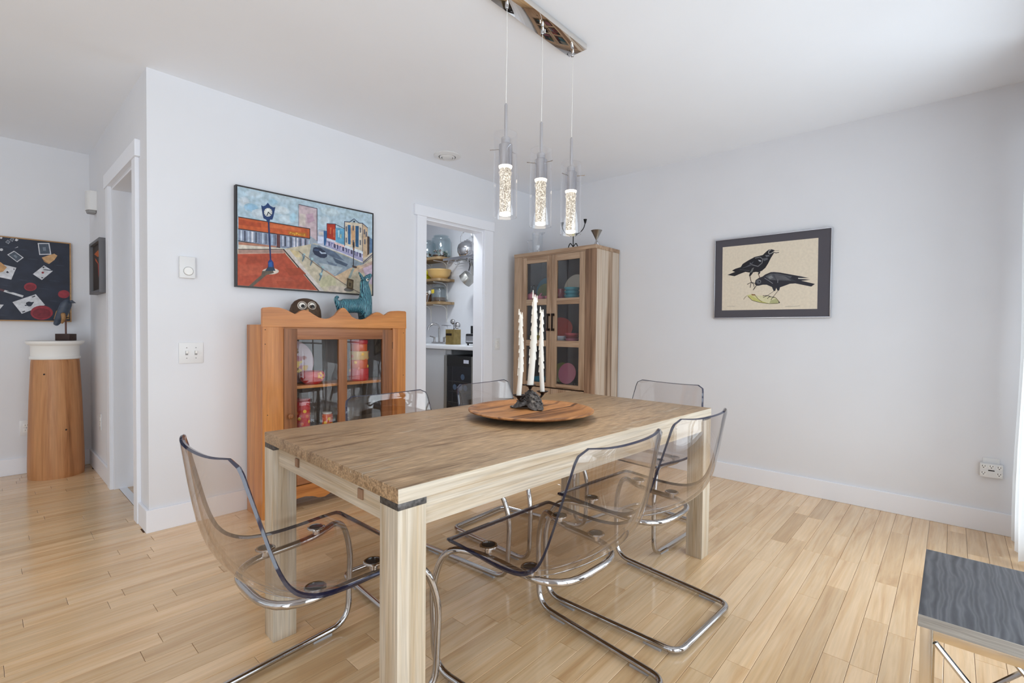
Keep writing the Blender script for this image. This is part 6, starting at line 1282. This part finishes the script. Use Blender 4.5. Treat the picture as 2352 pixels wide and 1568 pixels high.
ldish('wooden_bowl', 'wide tan wooden bowl on the middle pantry shelf', 'bowl', (3.765, 4.625, SH[1]), [(0, 0), (.09, 0), (.10, .01), (.13, .045), (.142, .095), (.146, .10), (.146, .112), (.138, .112), (.12, .05), (.08, .014), (0, .012)], 'bowl_tan', GJ)
t = thing('labelled_jar', 'clip-top glass jar with a yellow label on the lowest pantry shelf', 'jar', (3.765, 4.62, SH[2]), 0, GJ)
obj('glass_body', L_([(0, .001), (.08, .001), (.086, .01), (.086, .15), (.07, .175), (.06, .18), (.057, .176), (.082, .148), (.082, .012), (0, .006)], 30), 'jar_glass', t); obj('lid', L_([(0, .181), (.066, .181), (.066, .2), (.05, .21), (0, .212)], 28), 'jar_glass', t)
obj('contents', L_([(0, .0065), (.08, .0065), (.08, .055), (0, .06)], 26), 'jar_brown', t); obj('label', B((-.091, -.01, .10), (-.0875, .04, .145), .001), 'label_yellow', t)
t = thing('brown_jar', 'brown jar on the lowest pantry shelf beside the casing', 'jar', (3.74, 4.83, SH[2]), 0, GJ); obj('jar_body', L_([(0, 0), (.055, 0), (.06, .01), (.06, .10), (.05, .115), (0, .116)], 26), 'jar_brown', t); obj('lid', L_([(0, .1163), (.052, .1163), (.052, .13), (0, .131)], 24), 'steel_brushed', t)
t = thing('nut_cracker', 'small pale metal scoop leaning beside the brown jar', 'scoop', (3.70, 4.765, SH[2]), 0, GJ); obj('handle', T_([(0, 0, .004), (.008, -.02, .09)], .007, 8), 'chrome_soft', t); bm = bmesh.new(); ball(bm, (.010, -.026, .115), .022, 2, (.8, 1, 1.3)); obj('scoop_bowl', bm, 'cap_white', t)
# wire rack with kettle and pan
t = thing('wire_rack', 'chrome wall rack of metal rods holding a kettle in the pantry', 'rack', (3.79, 4.06, 1.962))
RX = XB - 3.79
for xx in (-.125, -.085, -.045, -.005, .035, .075): obj('rack_rod', T_([(xx, -.38, 0), (xx, .36, 0)], .005, 8), 'chrome_soft', t)
for yy in (-.375, 0, .355): obj('cross_bar', B((-.13, yy - .006, -.014), (RX - .001, yy + .006, -.0052)), 'chrome_soft', t)
obj('front_rail', B((-.137, -.38, -.022), (-.1305, .36, .006), .001), 'chrome_soft', t)
for yy in (.12,): obj('wall_bracket', T_(fillet([(-.1, yy, -.02), (.06, yy, -.022), (.10, yy, -.06), (.108, yy, -.19)], .05), .011, 10), 'steel_brushed', t)
for k, yy in enumerate((.262, .14, -.08)): obj('hook', T_([(-.126, yy, -.008)] + [(-.126, yy + .024 * math.sin(a) , -.055 - .026 * math.cos(a) * 1.0) for a in [PI * .92 - i * PI * 1.35 / 8 for i in range(9)]], .003, 7), 'chrome_soft', t)
t = thing('kettle', 'round polished steel kettle on the pantry wall rack', 'kettle', (3.775, 4.135, 1.9675), math.radians(-60))
obj('kettle_body', L_([(0, 0), (.07, 0), (.09, .015), (.112, .06), (.116, .10), (.104, .142), (.075, .170), (.035, .184), (0, .188)], 40), 'chrome', t)
obj('lid', L_([(.045, .181), (.04, .19), (.008, .196), (.012, .206), (0, .212)], 24), 'chrome', t)
obj('spout', T_([(.085, 0, .10), (.12, 0, .135), (.135, 0, .18), (.152, 0, .222)], [.024, .018, .013, .009], 12), 'chrome', t)
obj('handle', T_(fillet([(-.075, 0, .165), (-.075, 0, .27), (0, 0, .325), (.06, 0, .25), (.06, 0, .172)], .06), .006, 10), 'chrome', t)
t = thing('hanging_pan', 'small steel saucepan hanging below the pantry wall rack', 'pan', (3.69, 3.995, 1.74))
q = Vector((-.3, .9, -.35)).normalized()
obj('pan_body', L_([(0, 0), (.075, 0), (.08, .006), (.083, .085), (.080, .085), (.077, .01), (0, .008)], 32, (0, 0, 0), (-.25, .75, -.6)), 'steel_brushed', t)
obj('handle', T_([(0, .02, .06), (.0, .0, .12), (-.02, -.01, .17)], .006, 8), 'black_plastic', t)
# ================================================================== grey side table
GX0, GX1, GY0, GY1, GZ = 1.427, 1.877, -.36, .045, .50
t = thing('side_table', 'grey wood-top side table with a polished metal frame and crossed braces', 'side table', ((GX0 + GX1) / 2, (GY0 + GY1) / 2, 0))
ux, uy = (GX1 - GX0) / 2, (GY1 - GY0) / 2
obj('tabletop', B((-ux, -uy, GZ - .028), (ux, uy, GZ), .0015), 'grey_oak', t)
for s in (-1, 1):
    obj('edge_band', B((s * ux - .0005, -uy, GZ - .0275), (s * ux + .0008, uy, GZ - .0005)) if s > 0 else B((-ux - .0008, -uy, GZ - .0275), (-ux + .0005, uy, GZ - .0005)), 'grey_oak_edge', t)
fw = .022; zr = GZ - .0285
for sx in (-1, 1):
    for sy in (-1, 1): obj('leg', B((sx * (ux - .004) - (fw if sx > 0 else 0), sy * (uy - .004) - (fw if sy > 0 else 0), 0), (sx * (ux - .004) + (fw if sx < 0 else 0), sy * (uy - .004) + (fw if sy < 0 else 0), zr), .001), 'nickel', t)
for sx in (-1, 1):
    xa = sx * (ux - .004) - sx * fw / 2
    for z0 in (zr - fw, .0): obj('frame_rail', B((xa - fw / 2, -uy + .0265, z0), (xa + fw / 2, uy - .0265, z0 + fw), .001), 'nickel', t)
    for s in (-1, 1):
        obj('cross_brace', T_([(xa - s * .004, -s * (uy - .03), .03), (xa - s * .004, s * (uy - .03), zr - fw - .008)], .0065, 8), 'chrome', t)
for sy in (-1, 1):
    ya = sy * (uy - .004) - sy * fw / 2
    obj('frame_rail', B((-ux + .0265, ya - fw / 2, zr - fw), (ux - .0265, ya + fw / 2, zr), .001), 'nickel', t)
